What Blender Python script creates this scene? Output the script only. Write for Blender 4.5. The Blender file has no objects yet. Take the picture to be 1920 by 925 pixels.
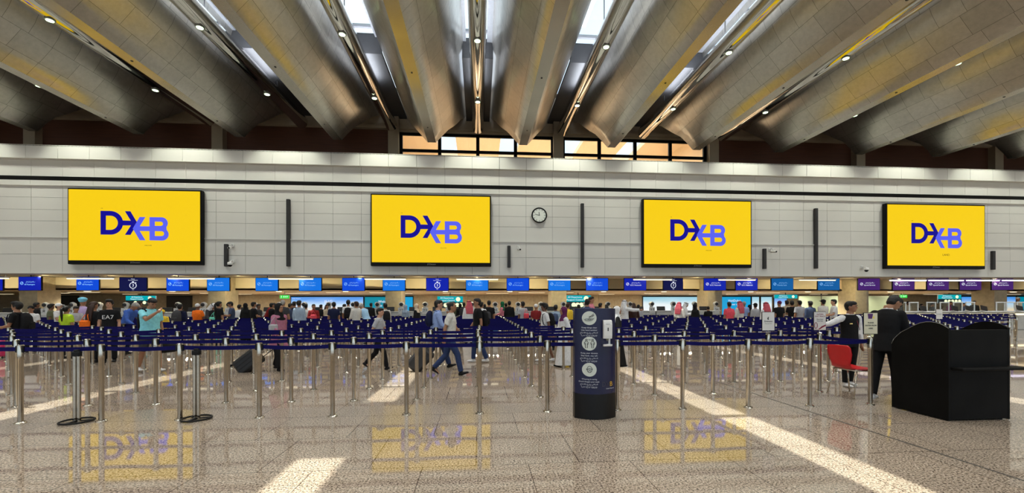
import bpy, math, random
from mathutils import Vector, Matrix, Euler
sc = bpy.context.scene
COL = sc.collection
PI = math.pi
rnd = random.Random(7)

# ---------------------------------------------------------------- camera
F, CX, HY = 785.0, 960.0, 571.9
YAW = math.atan(62/785.0)
ROLL = 0.0017
H = 1.5
cd = bpy.data.cameras.new('camera'); cam = bpy.data.objects.new('camera', cd); COL.objects.link(cam)
cd.sensor_width = 36; cd.lens = F/1920*36; cd.shift_y = (HY-462.5)/1920; cd.clip_end = 300
cam.matrix_world = Matrix.Translation((0, 0, H)) @ Matrix.Rotation(-YAW, 4, 'Z') @ Matrix.Rotation(PI/2, 4, 'X') @ Matrix.Rotation(-ROLL, 4, 'Z')
sc.camera = cam
SY, CY = math.sin(YAW), math.cos(YAW)
def hor(px): return HY - ROLL*(px-CX)
def ratio(px):                     # X/Y of the vertical plane seen at picture column px
    u = (px-CX)/F
    return (u*CY+SY)/(CY-SY*u)
def yfac(px):
    return CY-SY*(px-CX)/F
def Xat(px, Y): return ratio(px)*Y
def Zat(px, py, Y): return H+(hor(px)-py)/F*Y/yfac(px)
def ground(px, py):                # floor point seen at a picture point
    Y = F*H/(py-hor(px))*yfac(px)
    return ratio(px)*Y, Y

# ---------------------------------------------------------------- light and exposure
sc.view_settings.view_transform = 'Standard'; sc.view_settings.look = 'None'
sc.view_settings.exposure = 0.0; sc.view_settings.gamma = 1.0; sc.view_settings.use_curve_mapping = False
SUN_STRENGTH = 8.5
SUN_DIR = Vector((0.243, -0.05, -1.0))
SPOT_W = 430.0
SKY = 1.7
w = bpy.data.worlds.new('sky'); sc.world = w; w.use_nodes = True
wn, wl = w.node_tree.nodes, w.node_tree.links
bg = wn['Background']
tc = wn.new('ShaderNodeTexCoord'); nz = wn.new('ShaderNodeTexNoise'); nz.inputs['Scale'].default_value = 2.2; nz.inputs['Detail'].default_value = 4
cr = wn.new('ShaderNodeValToRGB')
cr.color_ramp.elements[0].position = 0.35; cr.color_ramp.elements[0].color = (0.50, 0.68, 0.95, 1)
cr.color_ramp.elements[1].position = 0.65; cr.color_ramp.elements[1].color = (0.85, 0.92, 1.0, 1)
wl.new(tc.outputs['Generated'], nz.inputs['Vector']); wl.new(nz.outputs['Fac'], cr.inputs['Fac']); wl.new(cr.outputs['Color'], bg.inputs['Color'])
bg.inputs['Strength'].default_value = SKY
sd = bpy.data.lights.new('sun', 'SUN'); sd.energy = SUN_STRENGTH; sd.angle = 0.006; sd.color = (1, .95, .86)
so = bpy.data.objects.new('sun', sd); COL.objects.link(so)
so.rotation_euler = SUN_DIR.to_track_quat('-Z', 'Y').to_euler(); so.location = (0, 0, 30)
try:
    sc.cycles.use_light_tree = True
    sc.cycles.max_bounces = 7; sc.cycles.diffuse_bounces = 4; sc.cycles.glossy_bounces = 4; sc.cycles.transmission_bounces = 4
    sc.cycles.transparent_max_bounces = 12
    sc.cycles.caustics_reflective = False; sc.cycles.caustics_refractive = False
    sc.cycles.sample_clamp_indirect = 6.0
    sc.cycles.use_denoising = True
except Exception: pass

# ---------------------------------------------------------------- materials
MATS = {}
def mat(name, col=(.5, .5, .5), rough=.5, metal=0., var=.06, scale=8., bump=0., emit=None, es=1., coat=0., spec=.5):
    """principled material whose base colour is gently varied by noise"""
    if name in MATS: return MATS[name]
    m = bpy.data.materials.new(name); m.use_nodes = True; MATS[name] = m
    n, l = m.node_tree.nodes, m.node_tree.links
    b = n['Principled BSDF']
    b.inputs['Roughness'].default_value = rough; b.inputs['Metallic'].default_value = metal
    b.inputs['Specular IOR Level'].default_value = spec
    if coat: b.inputs['Coat Weight'].default_value = coat; b.inputs['Coat Roughness'].default_value = .1
    c4 = (*col, 1)
    if var > 0:
        t = n.new('ShaderNodeTexCoord'); z = n.new('ShaderNodeTexNoise'); z.inputs['Scale'].default_value = scale; z.inputs['Detail'].default_value = 5
        r = n.new('ShaderNodeValToRGB'); r.color_ramp.elements[0].position = .3; r.color_ramp.elements[1].position = .7
        r.color_ramp.elements[0].color = (*[c*(1-var) for c in col], 1); r.color_ramp.elements[1].color = (*[min(1, c*(1+var)) for c in col], 1)
        l.new(t.outputs['Object'], z.inputs['Vector']); l.new(z.outputs['Fac'], r.inputs['Fac']); l.new(r.outputs['Color'], b.inputs['Base Color'])
        if bump:
            bp = n.new('ShaderNodeBump'); bp.inputs['Strength'].default_value = bump; bp.inputs['Distance'].default_value = .02
            l.new(z.outputs['Fac'], bp.inputs['Height']); l.new(bp.outputs['Normal'], b.inputs['Normal'])
    else: b.inputs['Base Color'].default_value = c4
    if emit:
        b.inputs['Emission Color'].default_value = (*emit, 1); b.inputs['Emission Strength'].default_value = es
    return m
def srgb(r, g, b): return tuple(((c/255)/12.92 if c/255 <= .04045 else ((c/255+.055)/1.055)**2.4) for c in (r, g, b))
def glow(name, rgb, es=1.):
    c = srgb(*rgb); return mat(name, tuple(x*.04 for x in c), .35, var=0, emit=c, es=es, spec=.12)

# ---------------------------------------------------------------- mesh builder
class MB:
    def __init__(s): s.v = []; s.f = []; s.m = []; s.uv = {}; s.sm = []
    def add(s, vs, fs, m=0, smooth=False):
        o = len(s.v); s.v += [tuple(x) for x in vs]
        for f in fs: s.f.append(tuple(o+i for i in f)); s.m.append(m); s.sm.append(smooth)
        return s
    def box(s, x0, x1, y0, y1, z0, z1, m=0):
        vs = [(x, y, z) for z in (z0, z1) for y in (y0, y1) for x in (x0, x1)]
        return s.add(vs, [(0, 2, 3, 1), (4, 5, 7, 6), (0, 1, 5, 4), (2, 6, 7, 3), (0, 4, 6, 2), (1, 3, 7, 5)], m)
    def rbox(s, c, sz, b=.01, m=0, M=None):
        """box with chamfered edges"""
        hx, hy, hz = [q/2 for q in sz]; b = min(b, hx*.9, hy*.9, hz*.9)
        vs = []; idx = {}
        for sx in (-1, 1):
            for sy in (-1, 1):
                for sz_ in (-1, 1):
                    for k in range(3):
                        p = [sx*(hx-b), sy*(hy-b), sz_*(hz-b)]; p[k] = (sx*hx, sy*hy, sz_*hz)[k]
                        idx[(sx, sy, sz_, k)] = len(vs); vs.append(p)
        fs = []
        for k in range(3):
            a, c2 = [q for q in range(3) if q != k]
            for sg in (-1, 1):
                q = []
                for (u, w_) in ((-1, -1), (1, -1), (1, 1), (-1, 1)):
                    t = [0, 0, 0]; t[k] = sg; t[a] = u; t[c2] = w_; q.append(idx[(*t, k)])
                fs.append(q)
                for (s2) in (-1, 1):     # edge chamfers
                    pass
        for k in range(3):               # edge parallel to axis k
            a, c2 = [q for q in range(3) if q != k]
            for u in (-1, 1):
                for w_ in (-1, 1):
                    q = []
                    for (e, ax) in ((-1, a), (1, a), (1, c2), (-1, c2)):
                        t = [0, 0, 0]; t[k] = e; t[a] = u; t[c2] = w_; q.append(idx[(*t, ax)])
                    fs.append(q)
        for sx in (-1, 1):
            for sy in (-1, 1):
                for sz_ in (-1, 1): fs.append([idx[(sx, sy, sz_, k)] for k in range(3)])
        T = Matrix.Translation(c) @ (M if M is not None else Matrix.Identity(4))
        vs = [T @ Vector(p) for p in vs]
        ctr = T @ Vector((0, 0, 0)); out = []
        for f in fs:                     # orient outwards
            p = [vs[i] for i in f]; nrm = (p[1]-p[0]).cross(p[2]-p[0])
            mid = sum(p, Vector())/len(p)
            out.append(f if nrm.dot(mid-ctr) > 0 else f[::-1])
        return s.add(vs, out, m)
    def cyl(s, p0, p1, r0, r1=None, n=16, m=0, caps=True, smooth=True):
        p0, p1 = Vector(p0), Vector(p1); r1 = r0 if r1 is None else r1
        d = (p1-p0).normalized(); a = d.orthogonal().normalized(); b = d.cross(a)
        vs = []
        for p, r in ((p0, r0), (p1, r1)):
            for i in range(n):
                t = 2*PI*i/n; vs.append(p+r*(math.cos(t)*a+math.sin(t)*b))
        s.add(vs, [(i, (i+1) % n, n+(i+1) % n, n+i) for i in range(n)], m, smooth)
        if caps: s.add(vs[:n], [tuple(range(n))[::-1]], m); s.add(vs[n:], [tuple(range(n))], m)
        return s
    def lathe(s, prof, c=(0, 0, 0), n=24, m=0, smooth=True):
        c = Vector(c); vs = []; k = len(prof)
        for r, z in prof:
            for i in range(n): t = 2*PI*i/n; vs.append(c+Vector((r*math.cos(t), r*math.sin(t), z)))
        fs = [(j*n+i, j*n+(i+1) % n, (j+1)*n+(i+1) % n, (j+1)*n+i) for j in range(k-1) for i in range(n)]
        return s.add(vs, fs, m, smooth)
    def prism(s, pts, axis, a0, a1, m=0):
        """outline pts (2-D) extruded along axis between a0 and a1; pts order (x,z) for axis y, (y,z) for x, (x,y) for z"""
        def P(p, a): return {'y': (p[0], a, p[1]), 'x': (a, p[0], p[1]), 'z': (p[0], p[1], a)}[axis]
        n = len(pts); vs = [P(p, a0) for p in pts]+[P(p, a1) for p in pts]
        fs = [(i, (i+1) % n, n+(i+1) % n, n+i) for i in range(n)]+[tuple(range(n))[::-1], tuple(range(n, 2*n))]
        return s.add(vs, fs, m)
    def ball(s, c, r, M=None, nu=14, nv=9, m=0):
        c = Vector(c); r = Vector(r) if not isinstance(r, (int, float)) else Vector((r, r, r)); vs = []
        for j in range(nv+1):
            ph = PI*j/nv
            for i in range(nu):
                t = 2*PI*i/nu; p = Vector((r.x*math.sin(ph)*math.cos(t), r.y*math.sin(ph)*math.sin(t), r.z*math.cos(ph)))
                if M is not None: p = M @ p
                vs.append(c+p)
        fs = [(j*nu+i, (j+1)*nu+i, (j+1)*nu+(i+1) % nu, j*nu+(i+1) % nu) for j in range(nv) for i in range(nu)]
        return s.add(vs, fs, m, True)
    def tube(s, pts, rs, n=10, m=0, caps=True, sq=None):
        """swept round section through pts with radii rs; sq = (ax, ay) scales the section sideways and front-back"""
        pts = [Vector(p) for p in pts]; rs = [rs]*len(pts) if isinstance(rs, (int, float)) else rs
        vs = []; up = None
        for k, p in enumerate(pts):
            d = (pts[min(k+1, len(pts)-1)]-pts[max(k-1, 0)]).normalized()
            if up is None: up = Vector((1, 0, 0)) if abs(d.x) < .8 else Vector((0, 0, 1))
            a = (up-d*up.dot(d)).normalized(); up = a; b = d.cross(a)
            rr = rs[k]; ra, rb = (rr if isinstance(rr, (int, float)) else rr[0]), (rr if isinstance(rr, (int, float)) else rr[1])
            for i in range(n): t = 2*PI*i/n; vs.append(p+ra*math.cos(t)*a+rb*math.sin(t)*b)
        fs = [(k*n+i, k*n+(i+1) % n, (k+1)*n+(i+1) % n, (k+1)*n+i) for k in range(len(pts)-1) for i in range(n)]
        if caps: fs += [tuple(range(n))[::-1], tuple(range((len(pts)-1)*n, len(pts)*n))]
        return s.add(vs, fs, m, True)
    def mesh(s, name, mats, merge=False):
        me = bpy.data.meshes.new(name); me.from_pydata(s.v, [], s.f)
        for m in (mats if isinstance(mats, (list, tuple)) else [mats]): me.materials.append(m)
        me.polygons.foreach_set('material_index', s.m); me.polygons.foreach_set('use_smooth', s.sm)
        if s.uv:
            u = me.uv_layers.new(name='UVMap')
            for lp in me.loops: u.data[lp.index].uv = s.uv.get(lp.vertex_index, (0, 0))
        me.update(); return me
    def build(s, name, mats, parent=None, loc=None, rot=None):
        return link(name, s.mesh(name, mats), parent, loc, rot)
def link(name, data, parent=None, loc=None, rot=None):
    o = bpy.data.objects.new(name, data); COL.objects.link(o)
    if parent is not None: o.parent = parent
    if loc is not None: o.location = loc
    if rot is not None: o.rotation_euler = rot
    return o
def tag(o, label=None, cat=None, group=None, kind=None):
    if label: o['label'] = label
    if cat: o['category'] = cat
    if group: o['group'] = group
    if kind: o['kind'] = kind
    return o
def empty(name, loc, label, cat, group=None, rz=0):
    o = link(name, None, None, loc, (0, 0, rz)); o.empty_display_size = .2
    return tag(o, label, cat, group)
def kids(o): return [c for c in bpy.data.objects if c.parent is o]
def dup(o, loc, label, rz=0, group=None, tree=None):
    """copy of a thing with its parts and sub-parts; tree is the cached child tree"""
    tree = tree or child_tree(o)
    def rec(node, parent):
        src, ch = node; c = src.copy(); COL.objects.link(c)
        if parent is not None: c.parent = parent
        for x in ch: rec(x, c)
        return c
    r = rec(tree, None); r.location = loc; r.rotation_euler = (0, 0, rz); r['label'] = label
    if group: r['group'] = group
    return r
def child_tree(o): return (o, [child_tree(c) for c in kids(o)])
def text_mesh(txt, size, depth=.002, align='CENTER'):
    cu = bpy.data.curves.new('text', 'FONT'); cu.body = txt; cu.size = size; cu.extrude = depth; cu.align_x = align; cu.align_y = 'CENTER'
    cu.resolution_u = 3
    o = bpy.data.objects.new('text', cu); COL.objects.link(o)
    me = bpy.data.meshes.new_from_object(o.evaluated_get(bpy.context.evaluated_depsgraph_get()))
    bpy.data.objects.remove(o); bpy.data.curves.remove(cu)
    return me
def text(name, txt, size, m, parent, loc, rot=(PI/2, 0, 0), depth=.002, align='CENTER', bold=False):
    me = text_mesh(txt, size, depth, align); me.materials.clear(); me.materials.append(m)
    o = link(name, me, parent, loc, rot)
    return o
# ================================================================= the hall
D = 22.8                       # panelled wall
DU = 25.4                      # upper wall behind it
SLOT0, PITCH = -.04, 4.93
BEAM0 = SLOT0-PITCH/2
XL, XR = -46., 62.
YB = -16.
ROOF = 13.4

# ---- floor
def granite():
    m = bpy.data.materials.new('polished granite'); m.use_nodes = True; n, l = m.node_tree.nodes, m.node_tree.links; b = n['Principled BSDF']
    t = n.new('ShaderNodeTexCoord')
    def noise(sc_, det=3, rg=.6):
        z = n.new('ShaderNodeTexNoise'); z.inputs['Scale'].default_value = sc_; z.inputs['Detail'].default_value = det; z.inputs['Roughness'].default_value = rg
        l.new(t.outputs['Object'], z.inputs['Vector']); return z
    z1 = noise(58, 3, .75); z2 = noise(.9, 3); z3 = noise(6, 2)
    r = n.new('ShaderNodeValToRGB'); e = r.color_ramp.elements
    e[0].position = .40; e[0].color = (.045, .03, .022, 1); e[1].position = .64; e[1].color = (.74, .63, .52, 1)
    x = e.new(.45); x.color = (.30, .235, .175, 1); x = e.new(.52); x.color = (.47, .39, .305, 1)
    l.new(z1.outputs['Fac'], r.inputs['Fac'])
    hs = n.new('ShaderNodeHueSaturation'); l.new(r.outputs['Color'], hs.inputs['Color'])
    mr = n.new('ShaderNodeMapRange'); mr.inputs[1].default_value = .3; mr.inputs[2].default_value = .7; mr.inputs[3].default_value = .76; mr.inputs[4].default_value = 1.0
    l.new(z2.outputs['Fac'], mr.inputs[0]); l.new(mr.outputs[0], hs.inputs['Value'])
    # slabs
    br = n.new('ShaderNodeTexBrick'); br.offset = .5; br.inputs['Scale'].default_value = 1; br.inputs['Brick Width'].default_value = .98; br.inputs['Row Height'].default_value = .94
    br.inputs['Mortar Size'].default_value = .004; br.inputs['Mortar Smooth'].default_value = .1
    br.inputs['Color1'].default_value = (.93, .93, .93, 1); br.inputs['Color2'].default_value = (1.06, 1.03, 1.0, 1); br.inputs['Mortar'].default_value = (.25, .2, .17, 1)
    mp = n.new('ShaderNodeMapping'); mp.inputs['Location'].default_value = (-.46+.98, -3.92+.94*6, 0)
    l.new(t.outputs['Object'], mp.inputs['Vector']); l.new(mp.outputs['Vector'], br.inputs['Vector'])
    mx = n.new('ShaderNodeMix'); mx.data_type = 'RGBA'; mx.blend_type = 'MULTIPLY'; mx.inputs[0].default_value = 1
    l.new(hs.outputs['Color'], mx.inputs[6]); l.new(br.outputs['Color'], mx.inputs[7])
    # paler course of slabs in front of the posts
    sp = n.new('ShaderNodeSeparateXYZ'); l.new(t.outputs['Object'], sp.inputs[0])
    def mth(op, a, bb=None, v=None):
        q = n.new('ShaderNodeMath'); q.operation = op
        l.new(a, q.inputs[0])
        if bb is not None: l.new(bb, q.inputs[1])
        if v is not None: q.inputs[1].default_value = v
        return q.outputs[0]
    band = mth('MULTIPLY', mth('GREATER_THAN', sp.outputs[1], v=5.36), mth('LESS_THAN', sp.outputs[1], v=6.35))
    mb = n.new('ShaderNodeMix'); mb.data_type = 'RGBA'; mb.inputs[7].default_value = (.31, .285, .25, 1)
    l.new(mth('MULTIPLY', band, v=.25), mb.inputs[0]); l.new(mx.outputs[2], mb.inputs[6])
    l.new(mb.outputs[2], b.inputs['Base Color'])
    rr = n.new('ShaderNodeMapRange'); rr.inputs[3].default_value = .035; rr.inputs[4].default_value = .2
    l.new(band, rr.inputs[0]); l.new(rr.outputs[0], b.inputs['Roughness'])
    b.inputs['IOR'].default_value = 1.6
    return m
fl = MB(); fl.add([(XL, YB, 0), (XR, YB, 0), (XR, 45, 0), (XL, 45, 0)], [(0, 1, 2, 3)])
tag(fl.build('floor', granite()), kind='structure')
jt = MB(); jt.box(4.59, 4.615, -4, 22, .0, .0015)
tag(jt.build('trim_1', mat('joint strip', (.04, .035, .03), .5)), kind='structure')

# ---- panelled wall above the counters
M_panel = mat('enamel wall panel', (.68, .67, .63), .42, var=.03, scale=.6)
M_gap = mat('dark joint', (.05, .05, .048), .7)
M_black = mat('black metal', (.003, .003, .003), .6, spec=.12)
PX0, PW = -6.22, 1.466
wl_ = MB(); wl_.box(XL, XR, D+.02, D+.3, 3.12, 9.45, 1)
rows = [(3.12, 3.30), (3.30, 4.08), (4.08, 4.94), (4.94, 5.76), (5.76, 6.33), (6.33, 6.94), (6.94, 7.55), (7.55, 7.79), (8.0, 8.82)]
k0 = int((XL-PX0)/PW); k1 = int((XR-PX0)/PW)
for k in range(k0, k1):
    x = PX0+k*PW
    for i, (a, b_) in enumerate(rows):
        g = .006
        yf = D-(.05 if i == 7 else 0)-(.03 if i in (0, 1, 2) else 0)
        wl_.box(x+g, x+PW-g, yf, D+.03, a+(g if i > 1 else 0), b_-(g if i else 0), 0)
    wl_.box(x+.008, x+PW-.008, D-.26, D+.05, 8.82, 9.49, 0)
for z in (4.94, 7.55, 3.14): wl_.box(XL, XR, D-.075, D+.02, z-.03, z+.02, 0)
wl_.box(XL, XR, D-.26, DU, 9.44, 9.47, 1)
wl_.box(XL, XR, D-.02, D+.02, 7.79, 8.0, 2)
tag(wl_.build('wall_far', [M_panel, M_gap, M_black]), kind='structure')

# ---- upper wall behind, with timber infill and the interior windows
M_stone = mat('beige plaster', (.36, .30, .225), .75, var=.05, scale=1.5)
M_wood = bpy.data.materials.new('red brown timber'); M_wood.use_nodes = True
n, l = M_wood.node_tree.nodes, M_wood.node_tree.links
t = n.new('ShaderNodeTexCoord'); mp = n.new('ShaderNodeMapping'); mp.inputs['Scale'].default_value = (.35, 1, 6); z = n.new('ShaderNodeTexNoise'); z.inputs['Scale'].default_value = 2; z.inputs['Detail'].default_value = 6
r = n.new('ShaderNodeValToRGB'); r.color_ramp.elements[0].color = (.045, .014, .006, 1); r.color_ramp.elements[1].color = (.11, .036, .016, 1)
l.new(t.outputs['Object'], mp.inputs[0]); l.new(mp.outputs[0], z.inputs['Vector']); l.new(z.outputs['Fac'], r.inputs['Fac']); l.new(r.outputs['Color'], n['Principled BSDF'].inputs['Base Color'])
n['Principled BSDF'].inputs['Roughness'].default_value = .6
W1 = (-4.63, 4.53); W2 = (5.19, 14.27); WZ = (9.4, 11.82)
up = MB()
up.box(XL, XR, DU, DU+.3, 11.95, 14.2, 0)
up.box(XL, W1[0], DU+.06, DU+.2, 9.4, 11.95, 1); up.box(W2[1], XR, DU+.06, DU+.2, 9.4, 11.95, 1); up.box(W1[1], W2[0], DU, DU+.3, 9.4, 11.95, 0)
up.box(W1[0]-.2, W2[1]+.2, DU, DU+.3, WZ[1], 11.96, 0)
up.box(XL, XR, DU-.18, DU, 11.95, 12.15, 0)
tag(up.build('wall_upper', [M_stone, M_wood]), kind='structure')
tr = 2
for k in range(-4, 7):
    x = -5.0+9.83*k
    c = MB(); c.box(x-.3, x+.3, DU-.35, DU+.35, 9.45, ROOF, 0)
    tag(c.build('trim_%d' % tr, M_stone), kind='structure'); tr += 1
M_glass = bpy.data.materials.new('window glass'); M_glass.use_nodes = True
n, l = M_glass.node_tree.nodes, M_glass.node_tree.links; n.remove(n['Principled BSDF'])
gt = n.new('ShaderNodeBsdfTransparent'); gg = n.new('ShaderNodeBsdfGlossy'); gg.inputs['Roughness'].default_value = .02
lw = n.new('ShaderNodeLayerWeight'); lw.inputs['Blend'].default_value = .5; pw = n.new('ShaderNodeMath'); pw.operation = 'POWER'; pw.inputs[1].default_value = 4
fr = n.new('ShaderNodeMath'); fr.operation = 'MULTIPLY_ADD'; fr.inputs[1].default_value = .6; fr.inputs[2].default_value = .03
l.new(lw.outputs['Facing'], pw.inputs[0]); l.new(pw.outputs[0], fr.inputs[0])
gt.inputs['Color'].default_value = (.94, .97, .96, 1)
ms = n.new('ShaderNodeMixShader'); l.new(fr.outputs[0], ms.inputs[0]); l.new(gt.outputs[0], ms.inputs[1]); l.new(gg.outputs[0], ms.inputs[2]); l.new(ms.outputs[0], n['Material Output'].inputs[0])
for wi, (a, b_) in enumerate((W1, W2)):
    f = MB(); s = (b_-a)/4
    for i in range(5):
        x = a+s*i; f.box(x-.1, x+.1, DU+.02, DU+.16, WZ[0], WZ[1])
    for z0, z1 in ((WZ[1]-.16, WZ[1]), (10.68, 10.84), (WZ[0], WZ[0]+.12)): f.box(a, b_, DU+.03, DU+.15, z0, z1)
    o = f.build('window_%d' % (wi+1), M_black); tag(o, kind='structure')
    p = MB()
    p.box(a, b_, DU+.085, DU+.095, WZ[0], WZ[1]); p.build('pane', M_glass, o)
# room seen through the windows
M_cream = mat('cream room paint', (.80, .64, .46), .8, var=.03)
rm = MB()
rm.box(-6.5, 16.2, 40, 40.3, 9.4, 16, 0); rm.box(-6.7, -6.5, DU+.3, 40, 9.4, 16, 0); rm.box(16.2, 16.4, DU+.3, 40, 9.4, 16, 0)
rm.box(-6.5, 16.2, DU+.3, 40, 9.3, 9.4, 0)
xs = [-6.5]
for c in (-2.5, 2.43, 7.36, 12.3): xs += [c-.75, c+.75]
xs.append(16.2)
for i in range(0, len(xs), 2): rm.box(xs[i], xs[i+1], DU+.3, 40, 14.2, 14.6, 0)
rm.box(-6.5, 16.2, DU+.3, 29.5, 14.2, 14.6, 0)
tag(rm.build('wall_back', M_cream), kind='structure')
for i, (lx, ly) in enumerate(((0, 32), (9.5, 32))):
    ld = bpy.data.lights.new('room lamp', 'AREA'); ld.energy = 620; ld.size = 5; ld.color = (1, .93, .84); lo = link('room_lamp_light', ld, None, (lx, ly, 14.0))

# ---- folded metal beams
def beam_metal():
    m = bpy.data.materials.new('brushed metal cladding'); m.use_nodes = True; n, l = m.node_tree.nodes, m.node_tree.links; b = n['Principled BSDF']
    t = n.new('ShaderNodeTexCoord'); br = n.new('ShaderNodeTexBrick'); br.offset = .37; br.squash = 1.3; br.squash_frequency = 3
    br.inputs['Scale'].default_value = 1; br.inputs['Brick Width'].default_value = .85; br.inputs['Row Height'].default_value = .78
    br.inputs['Mortar Size'].default_value = .006; br.inputs['Mortar Smooth'].default_value = .3
    br.inputs['Color1'].default_value = (.45, .435, .40, 1); br.inputs['Color2'].default_value = (.53, .51, .47, 1); br.inputs['Mortar'].default_value = (.13, .12, .10, 1)
    l.new(t.outputs['UV'], br.inputs['Vector'])
    z = n.new('ShaderNodeTexNoise'); z.inputs['Scale'].default_value = 5; z.inputs['Detail'].default_value = 6; z.inputs['Roughness'].default_value = .7
    l.new(t.outputs['UV'], z.inputs['Vector'])
    mr = n.new('ShaderNodeMapRange'); mr.inputs[1].default_value = .3; mr.inputs[2].default_value = .7; mr.inputs[3].default_value = .88; mr.inputs[4].default_value = 1.1
    l.new(z.outputs['Fac'], mr.inputs[0])
    mx = n.new('ShaderNodeVectorMath'); mx.operation = 'SCALE'; l.new(br.outputs['Color'], mx.inputs[0]); l.new(mr.outputs[0], mx.inputs['Scale'])
    l.new(mx.outputs[0], b.inputs['Base Color'])
    b.inputs['Metallic'].default_value = .85; 
    m2 = n.new('ShaderNodeMapRange'); m2.inputs[3].default_value = .24; m2.inputs[4].default_value = .36
    l.new(z.outputs['Fac'], m2.inputs[0]); l.new(m2.outputs[0], b.inputs['Roughness'])
    wz = n.new('ShaderNodeTexNoise'); wz.inputs['Scale'].default_value = 1.6; l.new(t.outputs['UV'], wz.inputs['Vector'])
    bp = n.new('ShaderNodeBump'); bp.inputs['Strength'].default_value = .25; bp.inputs['Distance'].default_value = .05
    l.new(wz.outputs['Fac'], bp.inputs['Height']); l.new(bp.outputs['Normal'], b.inputs['Normal'])
    return m
M_beam = beam_metal()
M_strip = mat('smooth metal strip', (.46, .43, .37), .27, .85, var=.06, scale=1.2)
PROF = [(.22, 10.25), (.55, 10.62), (.87, 11.0), (1.13, 11.33), (1.34, 11.68), (1.49, 12.07), (1.62, 12.5), (1.73, 12.9), (1.83, 13.4)]
YS = [YB+2*i for i in range(int((22-YB)/2)+1)]
M_dark = mat('dark fixing', (.01, .01, .01), .6)
bi = 0
for k in range(-9, 13):
    x = BEAM0+k*PITCH
    pts = [(-o, z_) for o, z_ in PROF[::-1]]+PROF     # left top ... bottom ... right top
    arc = [0]
    for i in range(1, len(pts)): arc.append(arc[-1]+math.dist(pts[i-1], pts[i]))
    b = MB()
    ys = YS+['e']; n_ = len(pts)
    def yend(z_): return min(DU, D+max(0, z_-10.9)*1.0+max(0, z_-12)*.9)
    vs = []
    for y in ys:
        for (o, z_) in pts: vs.append((x+o, yend(z_) if y == 'e' else y, z_))
    for i, v in enumerate(vs): b.uv[i] = (v[1]+k*.37, arc[i % n_])
    fs = []; mi = []
    for j in range(len(ys)-1):
        for i in range(n_-1):
            fs.append((j*n_+i, (j+1)*n_+i, (j+1)*n_+i+1, j*n_+i+1)); mi.append(1 if i == n_//2-1 else 0)
    for f, q in zip(fs, mi): b.add([], [], q); b.f.append(f); b.m.append(q); b.sm.append(q == 0)
    b.v = vs
    # end: two planes that run back up to the upper wall, and the flat lid
    e0 = (len(ys)-1)*n_
    for i in range(n_//2-1):
        b.f.append((e0+i, e0+n_-1-i, e0+n_-2-i, e0+i+1)); b.m.append(0); b.sm.append(False)
    o0 = len(b.v)
    b.box(x-1.83, x+1.83, YB, DU, ROOF, ROOF+.35, 2)
    for y in (6.2, 11.1, 16.0, 20.9):
        b.box(x-.03, x+.03, y-.03, y+.03, 10.235, 10.25, 3)
    me = b.mesh('ceiling_beam', [M_beam, M_strip, M_stone, M_dark])
    bb = link('ceiling_beam' if True else '', me); tag(bb, kind='structure'); 
# ---- skylights between the beams
M_frame = mat('grey skylight frame', (.25, .26, .28), .5)
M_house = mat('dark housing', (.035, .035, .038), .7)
YSKY = 19.0
ci = 1
for k in range(-9, 13):
    x = SLOT0+k*PITCH
    s = MB(); hw = .66
    s.box(x-hw, x-.52, YB, YSKY, ROOF-.06, ROOF+.1); s.box(x+.42, x+hw, YB, YSKY, ROOF-.06, ROOF+.1)
    y = YB
    while y < YSKY: s.box(x-.6, x+.6, y-.06, y+.06, ROOF-.05, ROOF+.08); y += 2.45
    if k == -1: s.box(x-.62, x+.62, 4.9, 7.3, ROOF-.02, ROOF+.1)  # unseen cover added over this skylight to interrupt its sun stripe
    o = s.build('window_%d' % (k+12), M_frame); tag(o, kind='structure')
    g = MB(); g.box(x-.6, x+.6, YB, YSKY, ROOF+.02, ROOF+.03); g.build('pane', M_glass, o)
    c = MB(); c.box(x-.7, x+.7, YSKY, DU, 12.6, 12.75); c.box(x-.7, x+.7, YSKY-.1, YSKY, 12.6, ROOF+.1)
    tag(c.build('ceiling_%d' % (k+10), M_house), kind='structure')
# side closing walls, rear facade with tall openings (behind the camera)
cw = MB(); cw.box(XL-.3, XL, YB, 45, 0, 14); tag(cw.build('wall_left', M_panel), kind='structure')
cw = MB(); cw.box(XR, XR+.3, YB, 45, 0, 14); tag(cw.build('wall_right', M_panel), kind='structure')
fa = MB()
for k in range(-9, 14): xx = BEAM0+k*PITCH; fa.box(xx-.35, xx+.35, YB-.3, YB+.3, 0, 13.4)
fa.box(XL, XR, YB-.2, YB+.2, 12.6, 14.0); fa.box(XL, XR, YB-.2, YB+.2, 0, .3)
tag(fa.build('wall_near', M_panel), kind='structure')
gl = MB(); gl.box(XL, XR, YB-.02, YB, .3, 12.6); tag(gl.build('window_40', M_glass), kind='structure')
gnd = MB(); gnd.add([(XL-60, YB-90, -.05), (XR+60, YB-90, -.05), (XR+60, YB, -.05), (XL-60, YB, -.05)], [(0, 1, 2, 3)])
tag(gnd.build('floor_outside', mat('pale concrete forecourt', (.4, .38, .34), .8)), kind='structure')

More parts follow.
